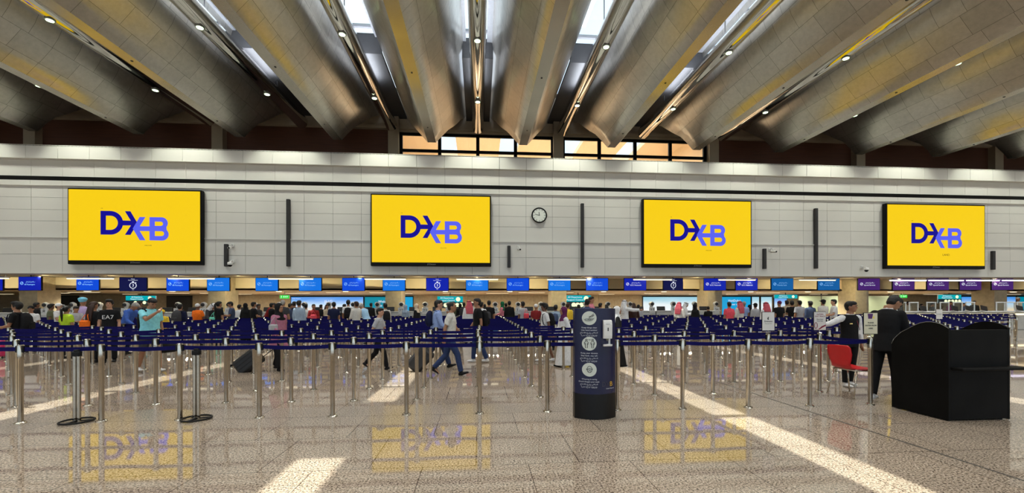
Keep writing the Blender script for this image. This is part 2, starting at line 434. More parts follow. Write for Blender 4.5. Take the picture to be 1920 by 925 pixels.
# ---- mirror-polished lamp tubes hung under the skylights
M_chrome = mat('mirror chrome', (.62, .60, .56), .045, 1., var=.02, scale=.5)
M_lens = glow('lamp lens', (222, 255, 195), 7)
ZT, RT = 11.8, .33
ordn = {1: 'first', 2: 'second', 3: 'third', 4: 'fourth', 5: 'fifth', 6: 'sixth', 7: 'seventh', 8: 'eighth', 9: 'ninth'}
names = {k: ('central polished lamp tube, pointing straight at the viewer' if k == 0 else 'polished lamp tube, %s to the %s of the central one' % (ordn[abs(k)], 'left' if k < 0 else 'right')) for k in range(-9, 10)}
spot = bpy.data.lights.new('hall downlight', 'SPOT'); spot.energy = SPOT_W; spot.spot_size = math.radians(125); spot.spot_blend = .8; spot.shadow_soft_size = .12; spot.color = (1, .96, .88)
for k in range(-7, 10):
    x = SLOT0+k*PITCH
    lab = names[k]
    e = empty('lamp_tube', (x, 0, ZT), lab, 'ceiling lamp', 'polished lamp tubes under the skylights')
    tb = MB(); nn = 40; y0, y1 = YB+1, 24.4
    prof = [(.30, y0-.0), (RT, y0+.02)]
    vs = []; sec = [(y0, .9), (y0+.05, 1), (y1-.05, 1), (y1, .93)]
    for (yy, s_) in sec:
        for i in range(nn):
            a = 2*PI*i/nn; vs.append((RT*s_*math.cos(a), yy, RT*1.15*s_*math.sin(a)))
    fs = [(j*nn+i, (j+1)*nn+i, (j+1)*nn+(i+1) % nn, j*nn+(i+1) % nn) for j in range(3) for i in range(nn)]
    tb.add(vs, fs, 0, True); tb.add(vs[-nn:], [tuple(range(nn))[::-1]], 0); tb.add(vs[:nn], [tuple(range(nn))], 0)
    tb.build('tube', M_chrome, e)
    for y in (-5, 2, 9, 16, 21.5):
        rods = MB(); rods.cyl((0, y, RT*1.1), (0, y, 1.7 if y < 19 else .9), .02, n=8); rods.build('hanger', M_house, e)
    ul = bpy.data.lights.get('beam fill light') or bpy.data.lights.new('beam fill light', 'AREA'); ul.shape = 'RECTANGLE'; ul.size = .3; ul.size_y = 24; ul.energy = 650; ul.color = (.86, .92, 1)  # fill light added above each tube to brighten the beam faces
    link('beam_fill_light', ul, e, (0, 9, RT*1.15+.06), (PI, 0, 0))
    for j in range(8):
        y = 20.5-4.75*j
        d = MB(); d.cyl((0, y, -RT*1.15-.02), (0, y, -RT*1.15+.05), .15, n=20, m=0); d.cyl((0, y, -RT*1.15-.03), (0, y, -RT*1.15-.012), .105, n=20, m=1)
        d.build('downlight', [M_frame, M_lens], e)
        lo = link('downlight_beam', spot, e, (0, y, -RT*1.15-.12))
def ORD(i):
    o = ['first', 'second', 'third', 'fourth', 'fifth', 'sixth', 'seventh', 'eighth', 'ninth', 'tenth', 'eleventh', 'twelfth', 'thirteenth', 'fourteenth', 'fifteenth', 'sixteenth', 'seventeenth', 'eighteenth', 'nineteenth']
    if i < 20: return o[i-1]
    t = {2: 'twent', 3: 'thirt', 4: 'fort', 5: 'fift'}[i//10]
    return t+'ieth' if i % 10 == 0 else t+'y-'+o[i % 10-1]
# ================================================================= big screens
M_yel = glow('yellow screen picture', (255, 212, 22), .92)
M_navy = glow('navy lettering on screen', (18, 10, 150), .9)
M_lil = glow('lilac blue lettering on screen', (92, 100, 245), .95)
M_bez = mat('black screen casing', (.003, .003, .0035), .45, spec=.15)
M_greyt = mat('grey lettering', (.25, .25, .24), .5, var=0)
M_tiny = glow('small dark lettering on screen', (120, 100, 30), .8)
M_steel = mat('brushed stainless steel', (.58, .53, .45), .24, .95, var=.10, scale=14)
M_white = mat('white painted casing', (.74, .74, .72), .4)
def poly_obj(name, outline, holes, m, parent, y, th=.01):
    """flat lettering with holes, cut as a filled curve and given thickness; coordinates (x, z)"""
    cu = bpy.data.curves.new(name, 'CURVE'); cu.dimensions = '2D'; cu.fill_mode = 'BOTH'; cu.extrude = th/2
    for ring in [outline]+holes:
        sp = cu.splines.new('POLY'); sp.points.add(len(ring)-1); sp.use_cyclic_u = True
        for p, q in zip(sp.points, ring): p.co = (q[0], q[1], 0, 1)
    o = bpy.data.objects.new(name, cu); COL.objects.link(o)
    me = bpy.data.meshes.new_from_object(o.evaluated_get(bpy.context.evaluated_depsgraph_get()))
    bpy.data.objects.remove(o); bpy.data.curves.remove(cu)
    me.materials.clear(); me.materials.append(m)
    return link(name, me, parent, (0, y, 0), (PI/2, 0, 0))
def arc(cx, cy, r, a0, a1, n=14): return [(cx+r*math.cos(math.radians(a0+(a1-a0)*i/n)), cy+r*math.sin(math.radians(a0+(a1-a0)*i/n))) for i in range(n+1)]
LS = .0095
def L(p): return ((p[0]-506)*LS, (507-p[1])*LS)
def flip(c): return [L(p) for p in c]
def logo(parent, y):
    d_out = [(337, 557), (337, 432), (385, 432)]+[(x_, 989-y_) for x_, y_ in arc(385, 494.5, 62.5, 90, 12, 10)]+[(486, 482), (457, 432), (484, 432), (519, 494.5), (484, 557), (457, 557), (487, 507)]+[(x_, 989-y_) for x_, y_ in arc(385, 494.5, 62.5, -12, -90, 10)]
    d_in = [(363, 532), (363, 457), (385, 457)]+[(x_, 989-y_) for x_, y_ in arc(385, 494.5, 37.5, 90, -90, 14)]
    poly_obj('letter', flip(d_out), [flip(d_in)], M_navy, parent, y)
    b_out = [(497, 523.5), (531, 462), (559, 462), (531, 511), (580, 511), (580, 462), (640, 462)]+[(x_, 986-y_) for x_, y_ in arc(640, 493, 31, 90, -40, 10)]+[(x_, 1105-y_) for x_, y_ in arc(642, 552.5, 33, 45, -90, 12)]+[(580, 585), (580, 536), (531, 536), (559, 585), (531, 585)]
    h1 = [(606, 508), (606, 485), (636, 485)]+[(x_, 993-y_) for x_, y_ in arc(636, 496.5, 11.5, 90, -90, 8)]
    h2 = [(606, 562), (606, 536), (640, 536)]+[(x_, 1098-y_) for x_, y_ in arc(640, 549, 13, 90, -90, 8)]
    poly_obj('letter', flip(b_out), [flip(h1), flip(h2)], M_lil, parent, y-.012)
SW, SH = 6.19, 3.54
sx = [-20.34, -5.60, 9.11, 23.64]
slab = ['yellow video screen furthest left on the panelled wall', 'yellow video screen left of the round wall clock', 'yellow video screen right of the clock, third along the wall', 'yellow video screen furthest right, with small word under its lettering']
for i, x in enumerate(sx):
    e = empty('video_screen', (x+SW/2, D-.06, 5.525), slab[i], 'screen', 'large yellow video screens on the wall')
    b = MB(); b.rbox((0, -.10, -.06), (SW+.14, .26, SH+.26), .02); b.build('casing', M_bez, e)
    b = MB(); b.box(-SW/2, SW/2, -.245, -.235, -SH/2, SH/2); b.build('picture', M_yel, e)
    logo(e, -.255)
    text('maker_name', 'JCDecaux', .11, M_greyt, e, (0, -.235, -SH/2-.09))
    text('small_lettering', 'LAND.' if i == 3 else 'WELCOME', .17 if i == 3 else .07, M_tiny, e, (.62, -.25, -1.14 if i == 3 else -1.0))
    text('small_lettering', 'DXB', .05, M_tiny, e, (-1.55, -.25, .84))

# ---- clock
e = empty('wall_clock', (Xat(1011, D), D-.1, Zat(1011, 404.5, D)), 'round white wall clock with black rim between two yellow screens', 'clock')
b = MB(); R_ = .39
b.tube([(R_*math.cos(a), 0, R_*math.sin(a)) for a in [2*PI*i/40 for i in range(41)]], .038, n=8, caps=False); b.cyl((0, .0, 0), (0, .09, 0), R_, n=40); b.build('rim', M_bez, e)
b = MB(); b.cyl((0, -.01, 0), (0, .01, 0), R_-.02, n=40); b.build('face', mat('clock face', (.80, .84, .78), .4), e)
b = MB()
for i in range(12):
    a = 2*PI*i/12; M_ = Matrix.Rotation(a, 4, 'Y'); b.rbox(M_ @ Vector((0, -.014, .31)), (.022, .008, .07), .002, M=M_)
b.build('hour_marks', M_bez, e)
for nm, a, ln, wd in (('hour_hand', -8, .19, .026), ('minute_hand', -78, .28, .018)):
    M_ = Matrix.Rotation(math.radians(a), 4, 'Y'); b = MB(); b.rbox(M_ @ Vector((0, -.02, ln/2-.03)), (wd, .006, ln), .002, M=M_); b.build(nm, M_bez, e)

# ---- dark vertical bars and cameras on the wall
M_bar = mat('charcoal metal bar', (.045, .045, .047), .6, spec=.2)
for px, y0, y1, lab in ((541, 374, 500, 'long charcoal vertical bar between the first two yellow screens'), (1092, 382, 502, 'long charcoal vertical bar right of the clock'), (1530, 391, 504, 'long charcoal vertical bar between the last two yellow screens'),
                        (424.5, 458, 500, 'short charcoal bar just right of the leftmost yellow screen'), (954.5, 461, 502, 'short charcoal bar right of the second yellow screen'), (1433.5, 466.5, 504.5, 'short charcoal bar right of the third yellow screen'), (1862, 471, 506, 'short charcoal bar right of the last yellow screen')):
    Y = D-.1; x = Xat(px, Y); za, zb = Zat(px, y1, Y), Zat(px, y0, Y)
    e = empty('wall_speaker', (x, Y, za), lab, 'wall speaker', 'charcoal bars on the panelled wall')
    b = MB(); b.rbox((0, 0, (zb-za)/2), (.17, .16, zb-za), .015)
    for j in range(int((zb-za)/.12)): b.rbox((0, -.083, .08+j*.12), (.11, .006, .05), .002)
    b.build('body', M_bar, e)
    b = MB(); b.box(-.04, .04, .06, .1, (zb-za)*.2, (zb-za)*.8); b.build('bracket', M_bar, e)
for px, py, kind, lab in ((437, 496, 'dome', 'white dome camera hanging low beside the leftmost short bar'), (436, 466, 'gun', 'white camera on an arm above the dome camera, left side'), (972, 469, 'gun', 'small white camera right of the short bar near the clock'),
                    (1444, 473, 'gun', 'white camera on an arm right of the third screen'), (1617, 506, 'dome', 'white dome camera with dark lens, left of the last screen')):
    Y = D-.08; e = empty('security_camera', (Xat(px, Y), Y, Zat(px, py, Y)), lab, 'camera', 'cameras on the panelled wall')
    b = MB(); b.rbox((0, .02, .16), (.14, .06, .14), .01); b.tube([(0, .0, .16), (0, -.12, .18), (0, -.24, .14), (0, -.26, .06)], .022, n=8); b.build('bracket', M_white, e)
    b = MB()
    if kind == 'dome': b.lathe([(.02, .10), (.11, .08), (.125, 0), (.11, -.05)], (0, -.26, 0), 20); b.build('housing', M_white, e); c = MB(); c.ball((0, -.26, -.05), (.10, .10, .10)); c.build('lens', M_bez, e)
    else: b.cyl((-.02, -.12, .02), (.06, -.42, -.03), .06, n=14); b.build('housing', M_white, e); c = MB(); c.cyl((.06, -.42, -.03), (.065, -.44, -.034), .045, n=14); c.build('lens', M_bez, e)

# ================================================================= under the wall
M_beige = mat('beige plaster bulkhead', (.50, .42, .28), .7, var=.04, scale=.8)
M_soff = mat('soffit board', (.42, .38, .30), .7)
M_ceil2 = mat('low ceiling board', (.40, .33, .24), .6)
YBK, YW = 26.0, 38.0
ZL = 2.40
b = MB(); b.box(XL, XR, D+.02, YBK+.2, 3.12, 3.3); tag(b.build('ceiling_40', M_soff), kind='structure')
b = MB(); b.box(XL, XR, YBK, YBK+.2, ZL, 3.12); tag(b.build('wall_bulkhead', M_beige), kind='structure')
b = MB(); b.box(XL, XR, YBK, YW+.3, ZL, ZL+.1); tag(b.build('ceiling_41', M_ceil2), kind='structure')
M_tile2 = mat('beige stone cladding', (.42, .355, .24), .5, var=.12, scale=5)
b = MB(); x = XL
while x < XR:
    b.box(x+.006, x+1.5-.006, YW, YW+.2, 0, 1.15); b.box(x+.006, x+1.5-.006, YW, YW+.2, 1.165, ZL); x += 1.5
b.box(XL, XR, YW+.03, YW+.3, 0, ZL, 1); tag(b.build('wall_counter_hall', [M_tile2, M_gap]), kind='structure')
M_door = mat('dark doorway', (.012, .011, .01), .5)
for i, (a, c) in enumerate(((108, 149), (314, 361))):
    xa, xb = Xat(a, YW), Xat(c, YW); b = MB(); b.box(xa, xb, YW-.12, YW+.01, 0, 2.33); b.box(xa+.1, xb-.1, YW-.14, YW-.11, .05, 2.2, 1)
    tag(b.build('door_%d' % (i+1), [M_door, mat('dark leaf', (.02, .018, .016), .35)]), kind='structure')
for k in range(-3, 7):
    x = -5.0+9.83*k
    b = MB()
    for z0, z1 in ((0, .6), (.61, 1.35), (1.36, 2.1), (2.11, 2.85), (2.86, 3.13)): b.box(x-.46, x+.46, 25.0, 26.3, z0, z1)
    b.box(x-.45, x+.45, 25.01, 26.29, 0, 3.13)
    tag(b.build('trim_%d' % (20+k), M_tile2), kind='structure')
# hanging linear lamps
M_lin = glow('linear lamp tube', (255, 240, 205), 1.6); M_linv = glow('violet white lamp tube', (232, 225, 255), 3.0)
for i, (a, c, m, py) in enumerate(((-22, 17, M_lin, 522.5), (125, 214, M_lin, 523), (315, 403, M_lin, 523), (503, 588, M_lin, 523.5), (683, 762, M_lin, 524), (855, 935, M_lin, 524.5), (1025, 1100, M_lin, 525), (1187, 1260, M_lin, 525), (1347, 1417, M_lin, 525.5), (1498, 1567, M_lin, 526),
                               (1668, 1737, M_linv, 526.5), (1741, 1807, M_linv, 526.5), (1812, 1874, M_linv, 526.5), (1879, 1930, M_linv, 526.5))):
    Y = D+.5; xa, xb = Xat(a, Y), Xat(c, Y); z = Zat((a+c)/2, py, Y)
    lab = '%s linear lamp under the wall, %s' % ('bright violet-white' if m is M_linv else 'warm white', ('%s from the left' % (['first', 'second', 'third', 'fourth', 'fifth', 'sixth', 'seventh', 'eighth', 'ninth', 'tenth'][i])) if i < 10 else '%s of the bright row' % ['first', 'second', 'third', 'last'][i-10])
    e = empty('linear_lamp', ((xa+xb)/2, Y, z), lab, 'lamp', 'linear lamps under the panelled wall'); hw = (xb-xa)/2
    b = MB(); b.rbox((0, 0, .05), (2*hw, .14, .05), .01); b.build('housing', M_white, e)
    b = MB(); b.rbox((0, 0, .0), (2*hw-.06, .10, .055), .012); b.build('diffuser', m, e)
    for s_ in (-1, 1): b = MB(); b.cyl((s_*hw*.7, 0, .07), (s_*hw*.7, 0, 3.12-z), .012, n=6); b.build('hanger', M_steel, e)
# round downlights in the low ceiling
M_dl = glow('downlight disc', (255, 246, 215), 4)
dls = [164, 323, 523, 648, 835, 956, 1132, 1245, 1408, 1515, 1670, 1900]
sp2 = bpy.data.lights.new('counter downlight', 'SPOT'); sp2.energy = 900; sp2.spot_size = math.radians(150); sp2.spot_blend = .7; sp2.shadow_soft_size = .1; sp2.color = (1, .88, .62)
for i, px in enumerate(dls):
    Y = 27.3; e = empty('recessed_downlight', (Xat(px, Y), Y, ZL), 'round downlight in the low ceiling, %s from the left' % ['first', 'second', 'third', 'fourth', 'fifth', 'sixth', 'seventh', 'eighth', 'ninth', 'tenth', 'eleventh', 'last'][i], 'lamp', 'round downlights over the counters')
    b = MB(); b.lathe([(.19, .0), (.20, -.02), (.17, -.035), (.16, -.02)], n=24); b.build('rim', M_white, e)
    b = MB(); b.cyl((0, 0, -.045), (0, 0, -.01), .16, n=24); b.build('disc', M_dl, e)
    link('downlight_beam', sp2, e, (0, 0, -.08))
# ceiling light slots deeper in
M_slot = glow('ceiling light slot', (255, 236, 190), 2.0)
rs = random.Random(3)
k = 0
for i in range(26):
    px = 20+i*75+rs.uniform(-15, 15); Y = rs.choice((29.5, 31.5, 34)); ln = rs.uniform(.5, 1.3)
    b = MB(); b.rbox((0, 0, -.02), (ln*1.6, .16, .04), .01, m=0); b.rbox((0, 0, -.035), (ln*1.6-.08, .09, .03), .008, m=1)
    o = b.build('ceiling_light', [M_white, M_slot], None, (Xat(px, Y), Y, ZL)); tag(o, 'narrow light slot in the low ceiling behind the counters, %s from the left' % ORD(i+1), 'lamp', 'light slots in the low ceiling')
for i in range(-4, 8):
    ld = bpy.data.lights.new('counter hall lamp', 'AREA'); ld.shape = 'RECTANGLE'; ld.size = 3; ld.size_y = .3; ld.energy = 480; ld.color = (1, .88, .66)
    link('counter_hall_lamp', ld, None, (i*5.2, 32, ZL-.04))
# light washing the top of the panelled wall and the soffit bulkhead
wash = bpy.data.lights.new('wall washer', 'SPOT'); wash.energy = 340; wash.spot_size = math.radians(84); wash.spot_blend = .5; wash.shadow_soft_size = .05; wash.color = (.93, 1, .80)
for k in range(-8, 12):
    x = SLOT0+k*PITCH
    link('wall_washer_light', wash, None, (x, D-1.9, ZT-.5), (math.radians(22), 0, 0))
for k in range(-4, 7):
    ld = bpy.data.lights.new('bulkhead fill', 'SPOT'); ld.energy = 230; ld.spot_size = math.radians(140); ld.spot_blend = .8; ld.color = (1, .86, .5)  # spots without fixtures, added to brighten the bulkhead and columns
    for dx in (-3.3, 0, 3.3): link('bulkhead_fill', ld, None, (-0.1+9.83*k+dx, 23.9, 3.06), (math.radians(48), 0, 0))

# ---- small blue and violet screens over the counters
def cycol(name, rgb, es=.9): return glow(name, rgb, es)
MS = {'b': cycol('blue screen', (12, 78, 225)), 'd': cycol('dark blue screen', (14, 34, 175)), 'n': cycol('navy screen', (10, 14, 70)), 'c': cycol('sky blue screen', (20, 120, 235)), 't': cycol('steel blue screen', (12, 95, 165)), 'v': cycol('violet screen', (70, 30, 110))}
M_lt = glow('pale lettering', (140, 200, 255), 1.0); M_wt = glow('white lettering', (235, 240, 255), 1.0)
scr = [(-38, 5, 'd', 'a'), (33, 78, 'd', 'a'), (141, 187, 'b', 'a'), (228, 271, 'n', '3'), (313, 353, 'b', 'a'), (388, 430, 'c', 'a'), (480, 520, 'c', 'a'), (561, 602, 'c', 'a'), (643, 682, 'b', 'a'), (719, 758, 'c', 'a'), (801, 839, 'd', '3'),
       (875, 914, 'c', 'a'), (952, 990, 'b', 'a'), (1030, 1068, 'c', 'a'), (1101, 1138, 'b', 'a'), (1173, 1209, 'd', 'g'), (1245, 1280, 'n', '3'), (1323, 1358, 'd', 'g'), (1383, 1417, 'd', 'g'), (1450, 1484, 't', 'p'), (1537, 1571, 't', 'p'), (1612, 1647, 'v', 's'),
       (1678, 1711, 'v', 's'), (1743, 1775, 'v', 's'), (1804, 1836, 'v', 's'), (1864, 1896, 'v', 's'), (1930, 1962, 'v', 's')]
AR = '\u0644\u0643\u0644 \u0627\u0644\u0631\u0643\u0627\u0628'
tcache = {}
def tx(key, s_, size):
    if key not in tcache: tcache[key] = text_mesh(s_, size, .002, 'LEFT')
    return tcache[key]
cols = {'b': 'blue', 'd': 'deep blue', 'n': 'near-black navy', 'c': 'bright blue', 't': 'steel blue', 'v': 'violet'}
words = {'a': 'All Passengers', 'g': 'GCC Nationals', 'p': 'Priority Lane', 's': 'Special Services'}
for i, (a, c, m, kd) in enumerate(scr):
    Y = 24.0; xa, xb = Xat(a, Y), Xat(c, Y); xm = (xa+xb)/2; wd = 1.26; hh = .70
    z = Zat((a+c)/2, 533.5 if i > 2 else 532, Y)
    e = empty('hanging_screen', (xm, Y, z), '%s hanging screen %s, %s' % (cols[m], {'a': 'with pale lettering', '3': 'with a white stopwatch', 'g': 'for nationals lane', 'p': 'with a pale round symbol', 's': 'with faint lettering'}[kd], ORD(i+1)+' from the left'), 'screen', 'small hanging screens over the check-in counters')
    e.rotation_euler = (0, 0, math.radians(-8 if m != 'n' else 6))
    b = MB(); b.rbox((0, .05, 0), (wd+.05, .08, hh+.05), .01); b.build('casing', M_bez, e)
    b = MB(); b.box(-wd/2, wd/2, .002, .012, -hh/2, hh/2); b.build('picture', MS[m], e)
    b = MB(); b.cyl((0, .06, hh/2), (0, .06, 3.13-z), .02, n=8); b.build('bracket', M_bez, e)
    mm = M_lt if kd in 'ap' else M_wt
    if kd == '3':
        b = MB(); b.tube([(.155*math.cos(t_), -.006, .155*math.sin(t_)-.06) for t_ in [2*PI*q/24 for q in range(25)]], .016, n=6, caps=False)
        b.rbox((0, -.006, .135), (.09, .012, .05), .004); b.rbox((.13, -.006, .09), (.05, .012, .04), .004, M=Matrix.Rotation(.8, 4, 'Y')); b.build('stopwatch_symbol', M_wt, e)
        text('number', '3', .2, M_wt, e, (0, -.004, -.06)); text('lettering', 'Minutes', .055, M_wt, e, (0, -.004, .29)); text('lettering', 'Expected waiting time', .05, M_wt, e, (0, -.004, .22))
        text('lettering', 'mins', .05, M_wt, e, (0, -.004, -.29))
    else:
        b = MB(); b.tube([(-.44+.075*math.cos(t_), -.004, .02+.075*math.sin(t_)) for t_ in [2*PI*q/18 for q in range(19)]], .011, n=6, caps=False); b.rbox((-.44, -.004, .02), (.02, .01, .11), .002, M=Matrix.Rotation(.8, 4, 'Y')); b.build('round_symbol', mm, e)
        me = tx(words[kd], words[kd], .105); me2 = tx('ar', AR, .09)
        me = me.copy(); me.materials.clear(); me.materials.append(mm); link('lettering', me, e, (-.30, -.004, -.05), (PI/2, 0, 0))
        me2 = me2.copy(); me2.materials.clear(); me2.materials.append(mm); link('lettering', me2, e, (-.22, -.004, .09), (PI/2, 0, 0))

# ---- lit advertising panels on the rear wall
def sky_panel(name, c0, c1, c2, sc_=1.2):
    m = bpy.data.materials.new(name); m.use_nodes = True; n, l = m.node_tree.nodes, m.node_tree.links; b = n['Principled BSDF']
    t = n.new('ShaderNodeTexCoord'); mp = n.new('ShaderNodeMapping'); mp.inputs['Scale'].default_value = (.35, 1, 1.6); z = n.new('ShaderNodeTexNoise'); z.inputs['Scale'].default_value = sc_; z.inputs['Detail'].default_value = 5
    g = n.new('ShaderNodeSeparateXYZ'); ad = n.new('ShaderNodeMath'); ad.operation = 'MULTIPLY_ADD'; ad.inputs[1].default_value = .55; ad.inputs[2].default_value = .30
    r = n.new('ShaderNodeValToRGB'); e = r.color_ramp.elements
    e[0].position = 0.25; e[0].color = (*srgb(*c2), 1); e[1].position = .85; e[1].color = (*srgb(*c0), 1); x = e.new(.55); x.color = (*srgb(*c1), 1)
    ad2 = n.new('ShaderNodeMath'); ad2.operation = 'MULTIPLY_ADD'; ad2.inputs[1].default_value = .7; 
    l.new(t.outputs['Object'], mp.inputs[0]); l.new(mp.outputs[0], z.inputs['Vector']); l.new(t.outputs['Object'], g.inputs[0]); l.new(g.outputs[2], ad.inputs[0])
    l.new(z.outputs['Fac'], ad2.inputs[0]); l.new(ad.outputs[0], ad2.inputs[2]); ad2.inputs[1].default_value = .35
    l.new(ad2.outputs[0], r.inputs['Fac']); l.new(r.outputs['Color'], b.inputs['Emission Color']); b.inputs['Emission Strength'].default_value = .95; b.inputs['Base Color'].default_value = (.05, .05, .05, 1); b.inputs['Roughness'].default_value = .3
    return m
MP_sky = sky_panel('printed sky and beach picture', (70, 150, 235), (190, 222, 250), (250, 225, 190))
MP_cloud = sky_panel('printed cloudy sea picture', (150, 205, 225), (225, 240, 245), (240, 246, 250))
MP_teal = glow('teal advertising picture', (0, 140, 165), .9); MP_cy = glow('cyan advertising picture', (20, 160, 215), .95)
for i, (a, c, m, t1, lab) in enumerate(((545, 682, MP_sky, 'IHG', 'wide lit panel of blue sky with white letters, left half of the rear wall'), (683, 729, MP_teal, 'emirates', 'lit teal panel beside the wide sky panel'), (755, 775, MP_cy, '', 'narrow plain cyan panel behind the grey-hijab traveller'),
                                (1205, 1316, MP_cloud, '', 'wide lit panel of pale clouds behind the white-robed travellers'), (1349, 1408, MP_cy, 'Visit Oman', 'cyan lit panel behind the coral-shirt man'), (1409, 1424, MP_cloud, '', 'narrow lit sea panel right of the cyan one'), (1426, 1448, MP_cloud, '', 'lit sea panel with dark right edge'),
                                (1451, 1476, MP_sky, '', 'lit pale sky panel left of the glass partition'), (1802, 1829, MP_sky, '', 'lit sky panel left of the column at far right'), (1875, 1905, MP_sky, '', 'lit sky panel behind the white-capped staff member'), (1906, 1935, MP_teal, '', 'lit teal panel at the far right edge'))):
    Y = YW-.12; xa, xb = Xat(a, Y), Xat(c, Y)
    e = empty('advertising_panel', ((xa+xb)/2, Y, 1.35), lab, 'advertising panel', 'lit panels on the rear wall of the counter hall'); hw = (xb-xa)/2
    b = MB(); b.rbox((0, .04, -.1), (2*hw, .08, 2.1), .01); b.build('casing', M_bez, e); b = MB(); b.box(-hw+.05, hw-.05, -.012, 0, -1.1, .86); b.build('picture', m, e)
    if t1 == 'IHG': text('lettering', 'IHG', .42, M_wt, e, (.1, -.02, .42)); text('lettering', 'Hotels & Resorts', .14, M_wt, e, (.1, -.02, .1)); text('lettering', 'Dubai Airports', .12, M_wt, e, (-2.6, -.02, .72))
    elif t1 == 'emirates': text('lettering', 'Welcome', .3, M_wt, e, (.75, -.02, .45)); text('lettering', 'to Dubai', .3, M_wt, e, (.75, -.02, .1))
    elif t1: text('lettering', 'VisitDubai', .3, M_wt, e, (-.1, -.02, .5)); text('lettering', 'discover more', .24, M_wt, e, (-.1, -.02, .15))
# teal way signs with round symbols, and green exit signs
M_sg = glow('teal way sign', (0, 165, 175), 1.0); M_sgd = mat('dark way sign', (.004, .03, .07), .4); M_dot = glow('pale symbol', (235, 250, 200), 1.2)
M_ex = glow('green exit sign', (40, 210, 60), 1.2)
for i, (a, c, y0, y1, lab) in enumerate(((236, 292, 555, 572, 'teal way sign behind the man in the turquoise shirt'), (820, 868, 556, 578, 'teal way sign right of the stopwatch screen, above the balding man'), (1060, 1108, 554, 578, 'teal way sign behind the sanitiser stand'), (1452, 1495, 553, 560, 'thin teal way sign above the queue of men'), (1759, 1802, 553, 569, 'teal way sign over the white counter at the right'))):
    Y = 31.0; xa, xb = Xat(a, Y), Xat(c, Y); za, zb = Zat(a, y1, Y), min(ZL-.03, Zat(a, y0, Y)); hw = (xb-xa)/2; hh = zb-za
    e = empty('way_sign', ((xa+xb)/2, Y, za), lab, 'sign', 'teal way signs over the counter hall')
    b = MB(); b.rbox((0, .04, hh/2), (2*hw, .08, hh), .01); b.build('casing', M_sgd, e)
    top = hh*.5 if hh > .4 else 0
    b = MB(); b.cyl((0, .04, hh), (0, .04, ZL-za), .03, n=8); b.build('bracket', M_bar, e)
    b = MB(); b.box(-hw, hw, -.012, 0, top, hh); b.build('picture', M_sg, e)
    text('lettering', 'All Departures', (hh-top)*.38, M_wt, e, (-hw*.25, -.02, top+(hh-top)*.7)); text('lettering', 'Passport Control', (hh-top)*.38, M_wt, e, (-hw*.25, -.02, top+(hh-top)*.28))
    b = MB(); b.cyl((hw*.62, -.02, top+(hh-top)*.5), (hw*.62, -.03, top+(hh-top)*.5), (hh-top)*.38, n=16); b.build('symbol', M_dot, e)
    if top:
        for q in range(5): b = MB(); b.cyl((-hw*.35+q*hw*.3, -.01, top*.5), (-hw*.35+q*hw*.3, -.02, top*.5), top*.36, n=16); b.build('symbol', M_dot, e)
for i, (px, py, lab) in enumerate(((533.5, 557, 'green exit sign above the woman in the pink coat'), (1694, 556, 'green exit sign right of the man in the dark suit'))):
    Y = 29.0; e = empty('exit_sign', (Xat(px, Y), Y, min(Zat(px, py, Y), ZL-.14)), lab, 'exit sign', 'green exit signs')
    b = MB(); b.rbox((0, .03, 0), (.62, .06, .24), .01); b.build('casing', M_white, e); b = MB(); b.box(-.30, .30, -.01, 0, -.11, .11); b.build('picture', M_ex, e)
    b = MB(); b.cyl((0, .03, .1), (0, .03, ZL-e.location.z), .02, n=8); b.build('bracket', M_white, e)
    text('lettering', 'EXIT', .16, M_wt, e, (.08, -.015, 0)); b = MB(); b.cyl((-.2, -.016, .05), (-.2, -.01, .05), .03, n=12); b.tube([(-.2, -.013, .02), (-.2, -.013, -.04), (-.23, -.013, -.09)], .014, n=6); b.build('symbol', M_wt, e)
# glass partition at the right
b = MB(); xa, xb = Xat(1497, 33), Xat(1690, 33)
M_frost = mat('pale green glass partition', (.15, .19, .14), .2, var=.05, scale=.5, emit=(.42, .52, .42), es=.0)
e = empty('glass_partition', (xa, 33, 0), 'pale green glass partition behind the queue of men at the right', 'partition')
q = xa; i = 0
while q < xb-.5:
    nx = min(xb, q+2.05); b = MB(); b.box(q-xa+.04, nx-xa-.04, 0, .03, .1, 2.2); b.build('glass_sheet', M_frost, e); b = MB(); b.rbox((nx-xa, .015, 1.2), (.08, .08, 2.38), .01); b.build('post', M_bar, e); q = nx

